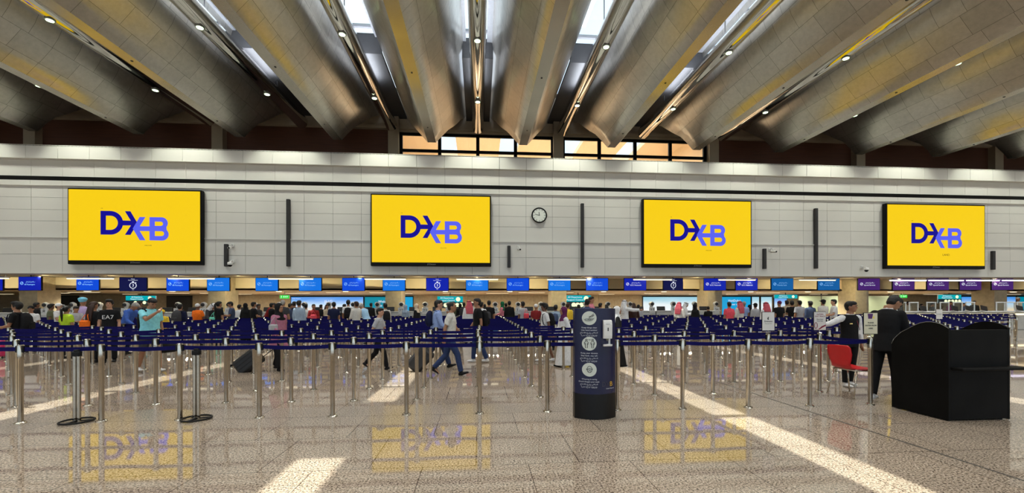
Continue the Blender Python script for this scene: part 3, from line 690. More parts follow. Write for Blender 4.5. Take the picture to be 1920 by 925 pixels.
# ================================================================= check-in counters
M_ctr = mat('pale counter laminate', (.52, .53, .52), .4); M_ctb = mat('blue counter plinth', (.05, .16, .34), .4); M_ctw = mat('white counter laminate', (.72, .74, .74), .35)
M_scr = mat('dark monitor plastic', (.012, .012, .014), .3); M_ink = mat('black lettering', (.01, .01, .012), .5, var=0)
def counter(x, Y, num):
    e = empty('check_in_counter', (x, Y, 0), 'pale check-in counter with white reader hood, %s from the left' % ORD(num-6), 'counter', 'numbered check-in counters')
    b = MB(); b.rbox((0, .25, .62), (1.24, .5, .94), .02, m=0); b.rbox((0, .27, .09), (1.26, .52, .18), .01, m=1); b.build('desk', [M_ctr, M_ctb], e)
    b = MB(); b.rbox((0, .25, 1.12), (1.30, .62, .05), .012); b.build('worktop', M_ctw, e)
    b = MB(); b.rbox((.42, .0, 1.18), (.34, .05, .34), .01); b.build('number_plate', M_ctw, e)
    text('number', str(num), .24, M_ink, e, (.42, -.032, 1.19))
    b = MB(); b.rbox((-.25, .25, 1.27), (.5, .05, .24), .01, M=Matrix.Rotation(-.2, 4, 'X')); b.rbox((-.25, .28, 1.16), (.08, .08, .1), .01); b.build('monitor', M_scr, e)
    # hooded reader
    b = MB(); b.tube([(.42, .12, 1.14), (.42, .12, 1.34), (.42, .10, 1.42), (.42, .08, 1.53), (.42, .10, 1.62), (.42, .12, 1.66)], [(.10, .06), (.09, .06), (.10, .08), (.17, .13), (.14, .11), (.05, .05)], n=16); b.build('reader_hood', M_white, e)
    b = MB(); b.ball((.42, -.03, 1.53), (.105, .05, .10)); b.build('reader_face', M_scr, e)
    return e
for nn_ in range(7, 37):
    counter(-3.0+1.307*(nn_-23)-.42, 23.7, nn_)

# white service counter at the far right with framed glass screens and dark monitors
xa, xb = Xat(1668, 21.8), Xat(1960, 21.8)
e = empty('service_counter', (xa, 21.8, 0), 'long white service counter with glowing front at the far right', 'counter'); Lc = xb-xa
b = MB(); b.rbox((Lc/2, .35, .5), (Lc, .6, 1.0), .02); b.build('body', M_ctr, e)
b = MB(); b.rbox((Lc/2, .3, 1.06), (Lc, .85, .07), .015); b.build('worktop', M_ctw, e)
b = MB(); b.rbox((Lc/2, .03, .9), (Lc-.2, .04, .07), .01); b.build('light_strip', glow('warm counter light', (255, 235, 190), 2.5), e)
for i, px in enumerate((1690, 1713, 1746, 1771, 1796, 1819, 1876, 1895, 1915)):
    Y = 22.6; x = Xat(px, Y); Y = 22.35; x = Xat(px, Y); e2 = empty('counter_screen', (x, Y, 1.095), 'white framed glass screen on the service counter, %s from the left' % ORD(i+1), 'screen guard', 'framed glass screens on the service counter')
    b = MB(); zt = .5
    for q in (-.27, .27): b.rbox((q, 0, zt/2), (.05, .05, zt), .01)
    b.rbox((0, 0, zt), (.6, .06, .06), .01); b.build('frame', M_ctw, e2); b = MB(); b.box(-.25, .25, -.006, .006, .02, zt-.03); b.build('pane', M_glass, e2)
for i, px in enumerate((1731, 1790, 1816, 1845, 1912)):
    Y = 21.6; x = Xat(px, Y); e2 = empty('monitor', (x, Y, 1.095), 'dark tilted monitor on the service counter, %s from the left' % ORD(i+1), 'monitor', 'monitors on the service counter')
    b = MB(); b.rbox((0, 0, .17), (.36, .05, .28), .01, M=Matrix.Rotation(-.35, 4, 'X') @ Matrix.Rotation(.25, 4, 'Y')); b.build('display', M_scr, e2); b = MB(); b.rbox((0, .07, .02), (.2, .16, .04), .01); b.build('base', M_ctw, e2)
# ================================================================= queue posts and belts
M_belt = mat('navy webbing belt', (.003, .0025, .075), .75, var=.15, scale=30, spec=.15)
M_post = mat('stainless post', (.42, .375, .31), .13, 1., var=.12, scale=9)
M_head = mat('bright post sleeve', (.56, .51, .43), .14, 1., var=.05, scale=9)
M_blk = mat('black plastic', (.006, .006, .007), .5, spec=.2)
GX, GY0, GY = .975, 5.82, .93
HP = 1.0
def m_base(n=20): b = MB(); b.lathe([(.0, .022), (.042, .02), (.058, .008), (.060, 0)], n=n); return b.mesh('base', M_head)
def m_pole(n=14): b = MB(); b.lathe([(.029, .01), (.029, .80), (.0325, .805), (.0325, .86)], n=n); return b.mesh('pole', M_post)
def m_headm(n=14): b = MB(); b.lathe([(.0325, .86), (.0325, .996), (.030, 1.0), (0, 1.0)], n=n); b.rbox((.037, 0, .945), (.024, .034, .085), .004, m=1); b.rbox((-.037, 0, .945), (.024, .034, .085), .004, m=1); return b.mesh('head', [M_head, M_blk])
def m_belt(ln, sag=.012, ns=5):
    b = MB(); vs = []
    for i in range(ns+1):
        t_ = i/ns; x = .047+(ln-.096)*t_; z = .945-sag*4*t_*(1-t_)
        for (dy, dz) in ((-.0015, -.026), (.0015, -.026), (.0015, .026), (-.0015, .026)): vs.append((x, dy, z+dz))
    fs = []
    for i in range(ns):
        for q in range(4): fs.append((i*4+q, i*4+(q+1) % 4, (i+1)*4+(q+1) % 4, (i+1)*4+q))
    b.add(vs, fs); return b.mesh('belt', M_belt)
me_base, me_pole, me_head = m_base(), m_pole(), m_headm()
belts = {}
def belt_mesh(ln, sag):
    key = (round(ln, 3), round(sag, 3))
    if key not in belts: belts[key] = m_belt(ln, sag)
    return belts[key]
def row_range(j):
    lo = -7-j; Y = GY0+GY*j
    ks = [k for k in range(-34, 36) if k >= lo and -1.22*Y <= k*GX <= 1.42*Y]
    if j == 0: ks = [k for k in ks if k <= 6]
    if j == 1: ks = [k for k in ks if k <= 6 or k >= 10]
    return ks
NROW = 17
posts = [(k, j) for j in range(NROW) for k in row_range(j)]
pset = set(posts)
vis = lambda k, j: -1.13 <= (k*GX)/(GY0+GY*j) <= 1.44
ordr = sorted(posts, key=lambda p: GY0+GY*p[1]-(0 if vis(*p) else -50))
keep = set(ordr[:300])
cross = {}                                   # belts that run between rows
for j in range(1, 9): cross.setdefault((5, j+1), []).append((5, j))
for j in range(3, 15): cross.setdefault((1, j+1), []).append((1, j)); (cross.setdefault((-7-j, j+1), []).append((-7-j+1, j)) if j not in (4, 5, 6) else None)
for j in range(4, 15): cross.setdefault((-1, j+1), []).append((-1, j)); cross.setdefault((3, j+1), []).append((3, j))
for j in range(2, 15): cross.setdefault((9, j+1), []).append((9, j)); cross.setdefault((-5, j+1), []).append((-5, j))
cross[(6, 1)] = [(6, 0)]
rp = random.Random(11)
rowname = lambda j: ['front row', 'second row', 'third row', 'fourth row', 'fifth row', 'sixth row', 'seventh row', 'eighth row', 'ninth row', 'tenth row', 'eleventh row', 'twelfth row', 'thirteenth row', 'fourteenth row', 'fifteenth row', 'sixteenth row', 'seventeenth row'][j]
rest = MB()
def flat_belt(mb, a, b_, mi):
    d = Vector((b_[0]-a[0], b_[1]-a[1], 0)); n_ = Vector((-d.y, d.x, 0)).normalized()*.0015
    p, q = Vector((a[0], a[1], 0)), Vector((b_[0], b_[1], 0))
    vs = [p-n_+Vector((0, 0, .919)), q-n_+Vector((0, 0, .919)), q+n_+Vector((0, 0, .919)), p+n_+Vector((0, 0, .919))]
    vs += [v+Vector((0, 0, .052)) for v in vs]
    mb.add(vs, [(0, 1, 2, 3), (7, 6, 5, 4), (0, 4, 5, 1), (1, 5, 6, 2), (2, 6, 7, 3), (3, 7, 4, 0)], mi)
noB = {(6, 1), (6, 0)}
PPOS = {}
for (k, j) in posts: PPOS[(k, j)] = (k*GX+rp.uniform(-.02, .02), GY0+GY*j+rp.uniform(-.02, .02))
PPOS[(1, 0)] = (1*GX-.02, GY0)
for j in range(NROW):
    seen = [p for p in sorted(posts) if p[1] == j and p in keep and vis(*p)]
    for (k, jj) in sorted(p for p in posts if p[1] == j):
        x, y = PPOS[(k, j)]
        nxt = (k+1, j) in pset and (k, j) not in noB
        if (k, j) in keep:
            if vis(k, j):
                q = seen.index((k, j)); lab = 'steel queue post with navy belt in the %s, %s from the left' % (rowname(j), ORD(q+1))
            else: lab = 'steel queue post at the outer end of the %s, partly out of view' % rowname(j)
            e = empty('queue_post', (x, y, 0), lab, 'queue post', 'steel queue posts with navy belts')
            link('base', me_base, e); link('pole', me_pole, e); link('head', me_head, e)
            outs = []
            if nxt: outs.append(PPOS[(k+1, j)])
            outs += [PPOS[c] for c in cross.get((k, j), []) if c in pset]
            for (bx, by) in outs:
                ln = math.hypot(bx-x, by-y); o = link('belt', belt_mesh(ln, rp.choice((.004, .010, .016))), e, (0, 0, 0), (0, 0, math.atan2(by-y, bx-x)))
        else:
            rest.lathe([(.055, 0), (.04, .02), (.029, .02), (.029, .80), (.0325, .805), (.0325, 1.0), (0, 1.0)], (x, y, 0), 8, 0)
            rest.box(x-.047, x+.047, y-.016, y+.016, .90, .985, 2)
            if nxt: flat_belt(rest, (x, y), PPOS[(k+1, j)], 1)
            for c in cross.get((k, j), []):
                if c in pset: flat_belt(rest, (x, y), PPOS[c], 1)
cross_done = True
tag(rest.build('queue_posts', [M_post, M_belt, M_blk]), 'dense rows of far steel posts and navy belts before the counters', 'queue posts', kind='stuff')

# two chrome posts on wide ring bases in front of the rows
for (px, py, lab) in ((148, 791, 'twin-tube steel stand on a wide ring base at the front, nearer the left edge'), (371, 786, 'twin-tube steel stand on a wide ring base at the front, right of its twin')):
    x, y = ground(px, py); e = empty('ring_base_stand', (x, y-.03, 0), lab, 'stand', 'steel stands on ring bases')
    b = MB(); b.tube([(.165*math.cos(a), .165*math.sin(a), .018) for a in [2*PI*i/32 for i in range(33)]], .012, n=8, caps=False)
    for a in (.4, .4+2*PI/3, .4+4*PI/3): b.rbox((.085*math.cos(a), .085*math.sin(a), .016), (.155, .03, .014), .004, M=Matrix.Rotation(a, 4, 'Z'))
    b.build('ring_base', M_blk, e)
    for s_ in (-1, 1): b = MB(); b.cyl((s_*.024, 0, .01), (s_*.024, 0, .86), .022, n=14); b.build('tube', M_post, e)
    b = MB(); b.rbox((0, 0, .88), (.10, .06, .07), .012); b.lathe([(.03, .915), (.03, .93), (0, .935)], n=12); b.build('clamp', M_blk, e)

# ---- framed notices standing on posts
M_paper = mat('white notice paper', (.74, .73, .70), .6, var=.02); M_paper2 = mat('cream notice paper', (.72, .68, .50), .6, var=.02)
M_maroon = mat('maroon print', (.23, .008, .035), .5, var=0); M_purp = mat('purple print', (.07, .012, .12), .5, var=0); M_yelp = mat('yellow print', (.8, .65, .05), .5, var=0)
def notice(key, lab, paper, fn, z0=1.0, rz=0, w_=.23, h_=.325):
    x, y = PPOS[key]; e = empty('notice_frame', (x, y, z0), lab, 'notice', 'framed notices on queue posts', rz)
    b = MB(); b.cyl((0, 0, 0), (0, 0, .06), .008, n=8); b.rbox((0, 0, .008), (.05, .05, .016), .004); b.build('stem', M_head, e)
    b = MB(); b.rbox((0, 0, .05+h_/2), (w_, .014, h_), .004); b.build('frame', M_blk, e)
    b = MB(); b.box(-w_/2+.008, w_/2-.008, -.0095, -.0072, .058, .05+h_-.008); b.build('sheet', paper, e)
    fn(e, .05+h_/2); return e
def n1(e, c):
    b = MB(); b.prism([(-.012, c+.025), (-.02, c+.05), (-.005, c+.075), (.012, c+.07), (.0, c+.055), (.008, c+.03)], 'y', -.0115, -.0095); b.build('emblem', M_ink, e)
    text('lettering', 'Emirates', .042, M_ink, e, (0, -.0105, c-.0), depth=.001); text('lettering', 'Please queue here', .018, M_greyt, e, (0, -.0105, c-.04), depth=.001)
def n2(e, c):
    text('lettering', 'marhaba', .036, M_maroon, e, (0, -.0105, c+.118), depth=.001); text('lettering', 'FAST TRACK', .033, M_maroon, e, (0, -.0105, c+.080), depth=.001)
    text('lettering', 'Please Enter', .024, M_ink, e, (0, -.0105, c+.03), depth=.001); text('lettering', 'From Here', .024, M_ink, e, (0, -.0105, c), depth=.001)
    b = MB(); b.prism([(-.10, c-.14), (-.03, c-.14), (.03, c-.09), (.105, c-.06), (.105, c-.085), (.05, c-.11), (-.01, c-.145), (-.10, c-.145)], 'y', -.0115, -.0095)
    b.build('swoosh', M_maroon, e); b = MB(); b.tube([(-.075+.026*math.cos(a), -.0105, c-.075+.05*math.sin(a)) for a in [2*PI*i/20 for i in range(21)]], .005, n=6, caps=False); b.build('loop', M_maroon, e)
def n3(e, c):
    b = MB(); b.prism([(-.05, c+.145), (.035, c+.145), (.02, c+.07), (-.04, c+.07)], 'y', -.0115, -.0095); b.build('emblem', M_purp, e)
    b = MB(); b.prism([(.03, c+.075), (.06, c+.075), (.045, c+.12)], 'y', -.0115, -.0095); b.build('emblem', M_yelp, e)
    for i, s_ in enumerate(('PLEASE', 'ENTER FROM', 'HERE')): text('lettering', s_, .031, M_ink, e, (0, -.0105, c+.01-.042*i), depth=.001)
def n4(e, c): text('lettering', 'ECONOMY', .03, M_greyt, e, (0, -.0105, c), depth=.001)
notice((5, 1), 'framed white notice with small black emblem on a post, beside the red-and-white one', M_paper, n1)
notice((6, 1), 'framed white notice with maroon lettering and swoosh, by the vest man’s hand', M_paper, n2)
notice((6, 0), 'framed cream notice with purple emblem asking to enter here', M_paper2, n3)
notice((14, 6), 'small framed pale notice behind the black podium', M_paper, n4, w_=.22, h_=.30)

# ================================================================= sanitiser totem
tx0, ty0 = ground(1115.5, 779); ty0 = 5.47
e = empty('sanitiser_stand', (Xat(1115.5, 5.47), ty0, 0), 'navy hand-sanitiser stand with three round pictograms and a white dispenser', 'sanitiser stand')
A_, S_ = .277, .13
def fy(x): return -S_*(1-(x/(A_*1.02))**2)
M_navyp = mat('navy printed panel', (.006, .008, .045), .25, var=.25, scale=1.5, spec=.4); M_gb = mat('gloss black plinth', (.003, .003, .003), .35, spec=.3)
plan = [(x, fy(x)) for x in [A_*(-1+2*i/24) for i in range(25)]]+[(A_, .10), (A_-.03, .13), (-A_+.03, .13), (-A_, .10)]
b = MB(); b.prism(plan, 'z', 0.0, .33); b.build('plinth', M_gb, e)
b = MB(); b.prism([(x*.99, y*.985) for x, y in plan], 'z', .33, 1.45); b.build('panel', M_navyp, e)
M_pic = mat('pale pictogram disc', (.60, .64, .58), .4, var=0)
def bent(name, me, m, off, cx, cz, parent=e):
    me.materials.clear(); me.materials.append(m)
    for v in me.vertices:
        x, z, d = v.co.x+cx, v.co.y+cz, v.co.z
        v.co = (x, fy(x)*.985-off-d, z)
    me.update(); return link(name, me, parent)
def disc_mesh(r, rings=5, n=28):
    vs = [(0, 0, 0)]; fs = []
    for j in range(1, rings+1):
        for i in range(n): vs.append((r*j/rings*math.cos(2*PI*i/n), r*j/rings*math.sin(2*PI*i/n), 0))
    fs += [(0, 1+i, 1+(i+1) % n) for i in range(n)]
    for j in range(rings-1):
        for i in range(n): a = 1+j*n+i; c = 1+j*n+(i+1) % n; fs.append((a, a+n, c+n, c))
    me = bpy.data.meshes.new('disc'); me.from_pydata(vs, [], fs); return me
def line_mesh(paths, r=.003):
    b = MB()
    for p in paths: b.tube([(x, y, 0) for x, y in p], r, n=6)
    return b.mesh('line', M_ink)
body = lambda x: [[(x+.011*math.cos(a), .048+.012*math.sin(a)) for a in [2*PI*i/12 for i in range(13)]], [(x-.006, .034), (x-.024, .012), (x-.02, -.012), (x-.012, .005), (x-.012, -.055), (x+.012, -.055), (x+.012, .005), (x+.02, -.012), (x+.024, .012), (x+.006, .034)]]
icons = [[[(-.06, -.022), (-.045, -.012), (-.02, -.012), (0, -.005), (.025, -.01), (.055, -.004), (.03, -.028), (-.01, -.036), (-.045, -.034), (-.06, -.022)], [(-.02, -.018), (.02, -.018)], [(-.01, .012), (.03, .035), (.05, .06), (.055, .035), (.035, .02), (-.01, .012)], [(0, .004), (.004, .0)], [(.035, .035), (.05, .03)]],
         body(-.038)+body(.038)+[[(-.014, .05), (.014, .05)]],
         [[(.03*math.cos(a), .005+.042*math.sin(a)) for a in [2*PI*i/20 for i in range(21)]], [(-.03, .005), (0, .016), (.03, .005)], [(-.026, -.018), (0, -.038), (.026, -.018)], [(-.014, -.008), (.014, -.008)], [(-.03, .0), (-.04, .012)], [(.03, .0), (.04, .012)]]]
lines = [('Keep things clean', 'Use hand sanitiser'), ('Keep your distance', 'Stay back, stay safe'), ('Wearing is caring', "Don't forget your mask")]
ar = ['\u062D\u0627\u0641\u0638 \u0639\u0644\u0649 \u0646\u0638\u0627\u0641\u0629', '\u0627\u0633\u062A\u062E\u062F\u0645 \u0627\u0644\u0645\u0639\u0642\u0645']
for i, (zc) in enumerate((1.325, .992, .652)):
    bent('pictogram_disc', disc_mesh(.09), M_pic, .003, -.105, zc)
    bent('pictogram', line_mesh(icons[i]), M_ink, .0055, -.105, zc)
    for q, s_ in enumerate(lines[i]+tuple(ar)): bent('lettering', text_mesh(s_, .0265, .0008), mat('pale print', (.60, .62, .68), .5, var=0), .003, -.105, zc-.125-.033*q)
bent('letter', text_mesh('DX', .085, .001), mat('dark grey print', (.03, .03, .05), .5, var=0), .003, .115, .455)
bent('letter', text_mesh('B', .085, .001), mat('amber print', (.75, .42, .03), .5, var=0), .004, .195, .455)
bent('lettering', text_mesh('Dubai Airports', .02, .001), mat('pale print'), .003, .18, .40)
# dispenser on the panel
e2 = empty('hand_sanitiser_dispenser', (Xat(1142, 5.4)-.045, ty0+fy(.16)-.0, .96), 'white wall dispenser on the navy stand beside the top pictograms', 'dispenser')
e2.scale = (.85, .85, 1)
b = MB()
b.prism([(0, .10), (-.085, .10), (-.095, .14), (-.10, .28), (-.085, .325), (-.05, .34), (.02, .34), (.02, 0), (-.0, 0)], 'x', -.065, .065); b.build('body', M_white, e2)
b = MB(); b.prism([(.01, 0), (-.09, 0), (-.10, .012), (-.10, .028), (-.03, .02), (.01, .03)], 'x', -.065, .065); b.build('drip_tray', M_white, e2)
b = MB(); b.rbox((0, -.055, .115), (.05, .05, .055), .01); b.cyl((0, -.055, .09), (0, -.055, .07), .01, n=10); b.build('nozzle', mat('grey olive plastic', (.20, .20, .13), .4), e2)
b = MB(); b.rbox((0, -.099, .22), (.016, .004, .045), .002); b.build('sight_window', M_ink, e2)
text('lettering', 'PURELL', .022, M_ink, e2, (0, -.0985, .285), depth=.001)

# ================================================================= black podium with shelf
M_pod = mat('scuffed black laminate', (.0035, .0035, .0035), .6, var=.5, scale=3, spec=.12); M_edge = mat('worn grey edge', (.22, .21, .19), .5)
e = empty('podium', (5.97, 4.885, 0), 'black podium with curved side panels and a jutting shelf', 'podium')
prof = [(0, .012), (.74, .012), (.74, .93), (.705, 1.0), (.66, 1.05), (.60, 1.105), (.52, 1.15), (.43, 1.205), (.345, 1.245), (.27, 1.262), (.21, 1.265), (.15, 1.258), (.10, 1.245), (.05, 1.222), (0, 1.19)]
for xx in (0, .835): b = MB(); b.prism(prof, 'x', xx, xx+.03); b.build('side_panel', M_pod, e)
b = MB(); b.rbox((.4325, .015, .595), (.805, .03, 1.15), .004); b.build('front_panel', M_pod, e)
b = MB(); b.prism([(.03, 1.15), (.70, .98), (.70, .95), (.03, 1.12)], 'x', .03, .835); b.build('desk_top', M_pod, e)
b = MB(); b.rbox((.43, .70, .47), (.80, .02, .86), .004); b.build('back_panel', M_pod, e)
b = MB(); b.rbox((.51, -.05, .68), (.96, .17, .032), .008); b.build('shelf', M_pod, e)
b = MB()
for (p, q) in zip(prof[2:], prof[3:]): b.tube([(-.001, p[0], p[1]), (-.001, q[0], q[1])], .0035, n=5)
b.build('edge_trim', M_edge, e)
for (xx, yy) in ((.06, .06), (.8, .06), (.06, .68), (.8, .68)): b = MB(); b.cyl((xx, yy, 0), (xx, yy, .03), .025, n=10); b.build('foot', M_blk, e)
e2 = MB(); e2.add([(-.13, -.16, 0), (.17, -.16, 0), (.17, .15, 0), (-.13, .15, 0), (-.13, -.16, .012), (.17, -.16, .012), (.17, .15, .012), (-.13, .15, .012)], [(3, 2, 1, 0), (4, 5, 6, 7), (0, 1, 5, 4), (1, 2, 6, 5), (2, 3, 7, 6), (3, 0, 4, 7)])
tag(e2.build('folder', mat('orange card', (.75, .38, .08), .5), None, (6.21, 5.10, 1.112), (math.radians(-14.2), 0, 0)), 'orange folder lying on the sloping top of the black podium', 'folder')

# ================================================================= red chair
M_red = mat('red moulded plastic', (.62, .010, .016), .32, var=.05)
e = empty('chair', (6.10, 6.42, 0), 'red plastic shell chair with thin steel legs beside the cream notice', 'chair', rz=math.radians(90+4))
def shell():
    """seat and back as one curved shell; the chair faces its own -y"""
    b = MB(); path = [(-.26, .455), (-.235, .465), (-.10, .455), (.04, .45), (.13, .455), (.185, .48), (.215, .53), (.225, .60), (.235, .70), (.25, .80), (.262, .84)]
    wid = [.19, .21, .225, .225, .215, .18, .165, .19, .215, .205, .17]
    nx = 10; th = .012
    for side_ in (0, 1):
        vs = []
        for (p, w__) in zip(path, wid):
            for i in range(nx+1):
                u = -1+2*i/nx; cx_ = .018*u*u
                y, z = p; vs.append((u*w__, y-(cx_ if z > .5 else 0)+(0 if side_ == 0 else (th if z > .5 else 0)), z+(cx_*.8 if z <= .5 else 0)-(0 if side_ == 0 else (th if z <= .5 else 0))))
        fs = [(j*(nx+1)+i, j*(nx+1)+i+1, (j+1)*(nx+1)+i+1, (j+1)*(nx+1)+i) for j in range(len(path)-1) for i in range(nx)]
        if side_: fs = [f[::-1] for f in fs]
        b.add(vs, fs, 0, True)
    n1_ = len(path)*(nx+1); ring = [j*(nx+1) for j in range(len(path))]+[(len(path)-1)*(nx+1)+i for i in range(1, nx+1)]+[j*(nx+1)+nx for j in range(len(path)-2, -1, -1)]+[i for i in range(nx-1, 0, -1)]
    for a, c in zip(ring, ring[1:]+ring[:1]): b.f.append((a, c, c+n1_, a+n1_)); b.m.append(0); b.sm.append(False)
    return b
o = shell().build('seat_shell', M_red, e)
b = MB(); b.tube([(-.2, -.16, .435), (-.2, .13, .435), (.2, .13, .435), (.2, -.16, .435), (-.2, -.16, .435)], .011, n=8, caps=False); b.build('seat_frame', M_steel, e)
for sx_, sy_ in ((-1, -1), (1, -1), (-1, 1), (1, 1)):
    b = MB(); b.tube([(sx_*.2, -.14 if sy_ < 0 else .12, .435), (sx_*.235, -.22 if sy_ < 0 else .21, .006)], .011, n=8); b.rbox((sx_*.235, -.22 if sy_ < 0 else .21, .006), (.03, .03, .012), .003); b.build('leg', M_steel, e)

# ================================================================= luggage
def suitcase(loc, rz, tilt, col, lab, sc_=1.0, handle=.5, name='suitcase'):
    M_ = mat('suitcase '+col[0], col[1], .45)
    e = empty(name, loc, lab, 'suitcase', None, rz); e.rotation_euler = (0, tilt, rz); e.scale = (sc_,)*3
    b = MB(); b.rbox((0, 0, .34), (.38, .25, .58), .05)
    for x in (-.12, -.04, .04, .12): b.rbox((x, -.127, .34), (.02, .012, .46), .004)
    b.build('shell', M_, e)
    for x, y in ((-.15, -.09), (.15, -.09), (-.15, .09), (.15, .09)): b = MB(); b.cyl((x, y-.015, .028), (x, y+.015, .028), .028, n=14); b.rbox((x, y, .05), (.03, .04, .02), .004); b.build('wheel', M_blk, e)
    b = MB(); b.tube([(-.09, .08, .6), (-.09, .08, .63+handle), (.09, .08, .63+handle), (.09, .08, .6)], .010, n=8); b.build('telescopic_handle', M_bar, e)
    b = MB(); b.rbox((0, .08, .63+handle), (.17, .03, .035), .01); b.build('grip', M_blk, e)
    b = MB(); b.tube([(-.07, 0, .63), (-.05, 0, .66), (.05, 0, .66), (.07, 0, .63)], .011, n=8); b.build('top_handle', M_blk, e)
    return e
x, y = ground(443, 698); suitcase((x, y, .02), 0, math.radians(52), ('black', (.010, .010, .012)), 'black suitcase tilted and pulled by the woman in the pink coat', 1.0, .46)
x, y = ground(769, 697); suitcase((x, y, .02), 0, math.radians(42), ('black', (.010, .010, .012)), 'black suitcase tilted behind the man in the pale blue shirt', 1.0, .38)
x, y = ground(-4, 672); suitcase((x, y, 0), math.radians(20), 0, ('pink', (.62, .03, .13)), 'pink suitcase standing at the left edge behind the belts', .85, .0)
# ================================================================= people
def remesh(mb, vox, smooth=3, dec=None):
    me = mb.mesh('tmp', []) ; o = bpy.data.objects.new('tmp', me); COL.objects.link(o)
    m = o.modifiers.new('r', 'REMESH'); m.mode = 'VOXEL'; m.voxel_size = vox; m.use_smooth_shade = True
    if smooth: q = o.modifiers.new('s', 'SMOOTH'); q.factor = .5; q.iterations = smooth
    r = bpy.data.meshes.new_from_object(o.evaluated_get(bpy.context.evaluated_depsgraph_get()))
    bpy.data.objects.remove(o); bpy.data.meshes.remove(me)
    r.polygons.foreach_set('use_smooth', [True]*len(r.polygons)); return r
def dirv(side, fwd, out): f, o = math.radians(fwd), math.radians(out); return Vector((side*math.sin(o), -math.sin(f)*math.cos(o), -math.cos(f)*math.cos(o)))
#      legs: (thigh fwd, shin fwd) left(-x) right(+x);  arms: (upper fwd, out, fore fwd, out)
POSES = {
    'stand': dict(l=(2, -2), r=(-2, -3), al=(3, 9, 14, 2), ar=(0, 9, 12, 2)),
    'phone': dict(l=(0, -3), r=(3, -2), al=(12, 8, 95, -28), ar=(18, 8, 105, -22), pitch=18),
    'front': dict(l=(2, -2), r=(-2, -3), al=(15, 10, 80, -20), ar=(12, 10, 76, -25)),
    'walk': dict(l=(27, 12), r=(-14, -44), al=(-20, 8, 2, 4), ar=(24, 8, 48, 0), lean=5),
    'walk2': dict(l=(-20, -38), r=(26, 18), al=(25, 8, 55, 0), ar=(-22, 8, -2, 6), lean=4),
    'stroll': dict(l=(12, 4), r=(-10, -22), al=(10, 9, 40, 0), ar=(-12, 9, 4, 4), lean=2),
    'face': dict(l=(-14, -26), r=(20, 10), al=(60, 4, 142, -34), ar=(-6, 12, 12, 4), pitch=26, lean=4),
    'point': dict(l=(0, -2), r=(2, -2), al=(80, 10, 92, 6), ar=(2, 10, 20, 0)),
    'lean': dict(l=(4, -4), r=(-2, -6), al=(45, 8, 80, -10), ar=(50, 8, 85, -15), lean=28, pitch=15),
    'fold': dict(l=(0, -2), r=(2, -2), al=(10, 12, 92, -55), ar=(10, 12, 86, -58)),
    'reach': dict(l=(5, 0), r=(-6, -10), al=(4, 66, 8, 80), ar=(4, 8, 14, 0), lean=4, hyaw=40),
    'podium': dict(l=(12, 5), r=(-17, -22), al=(20, 10, 78, -8), ar=(25, 8, 82, -12), lean=10, pitch=36, hyaw=-34),
}
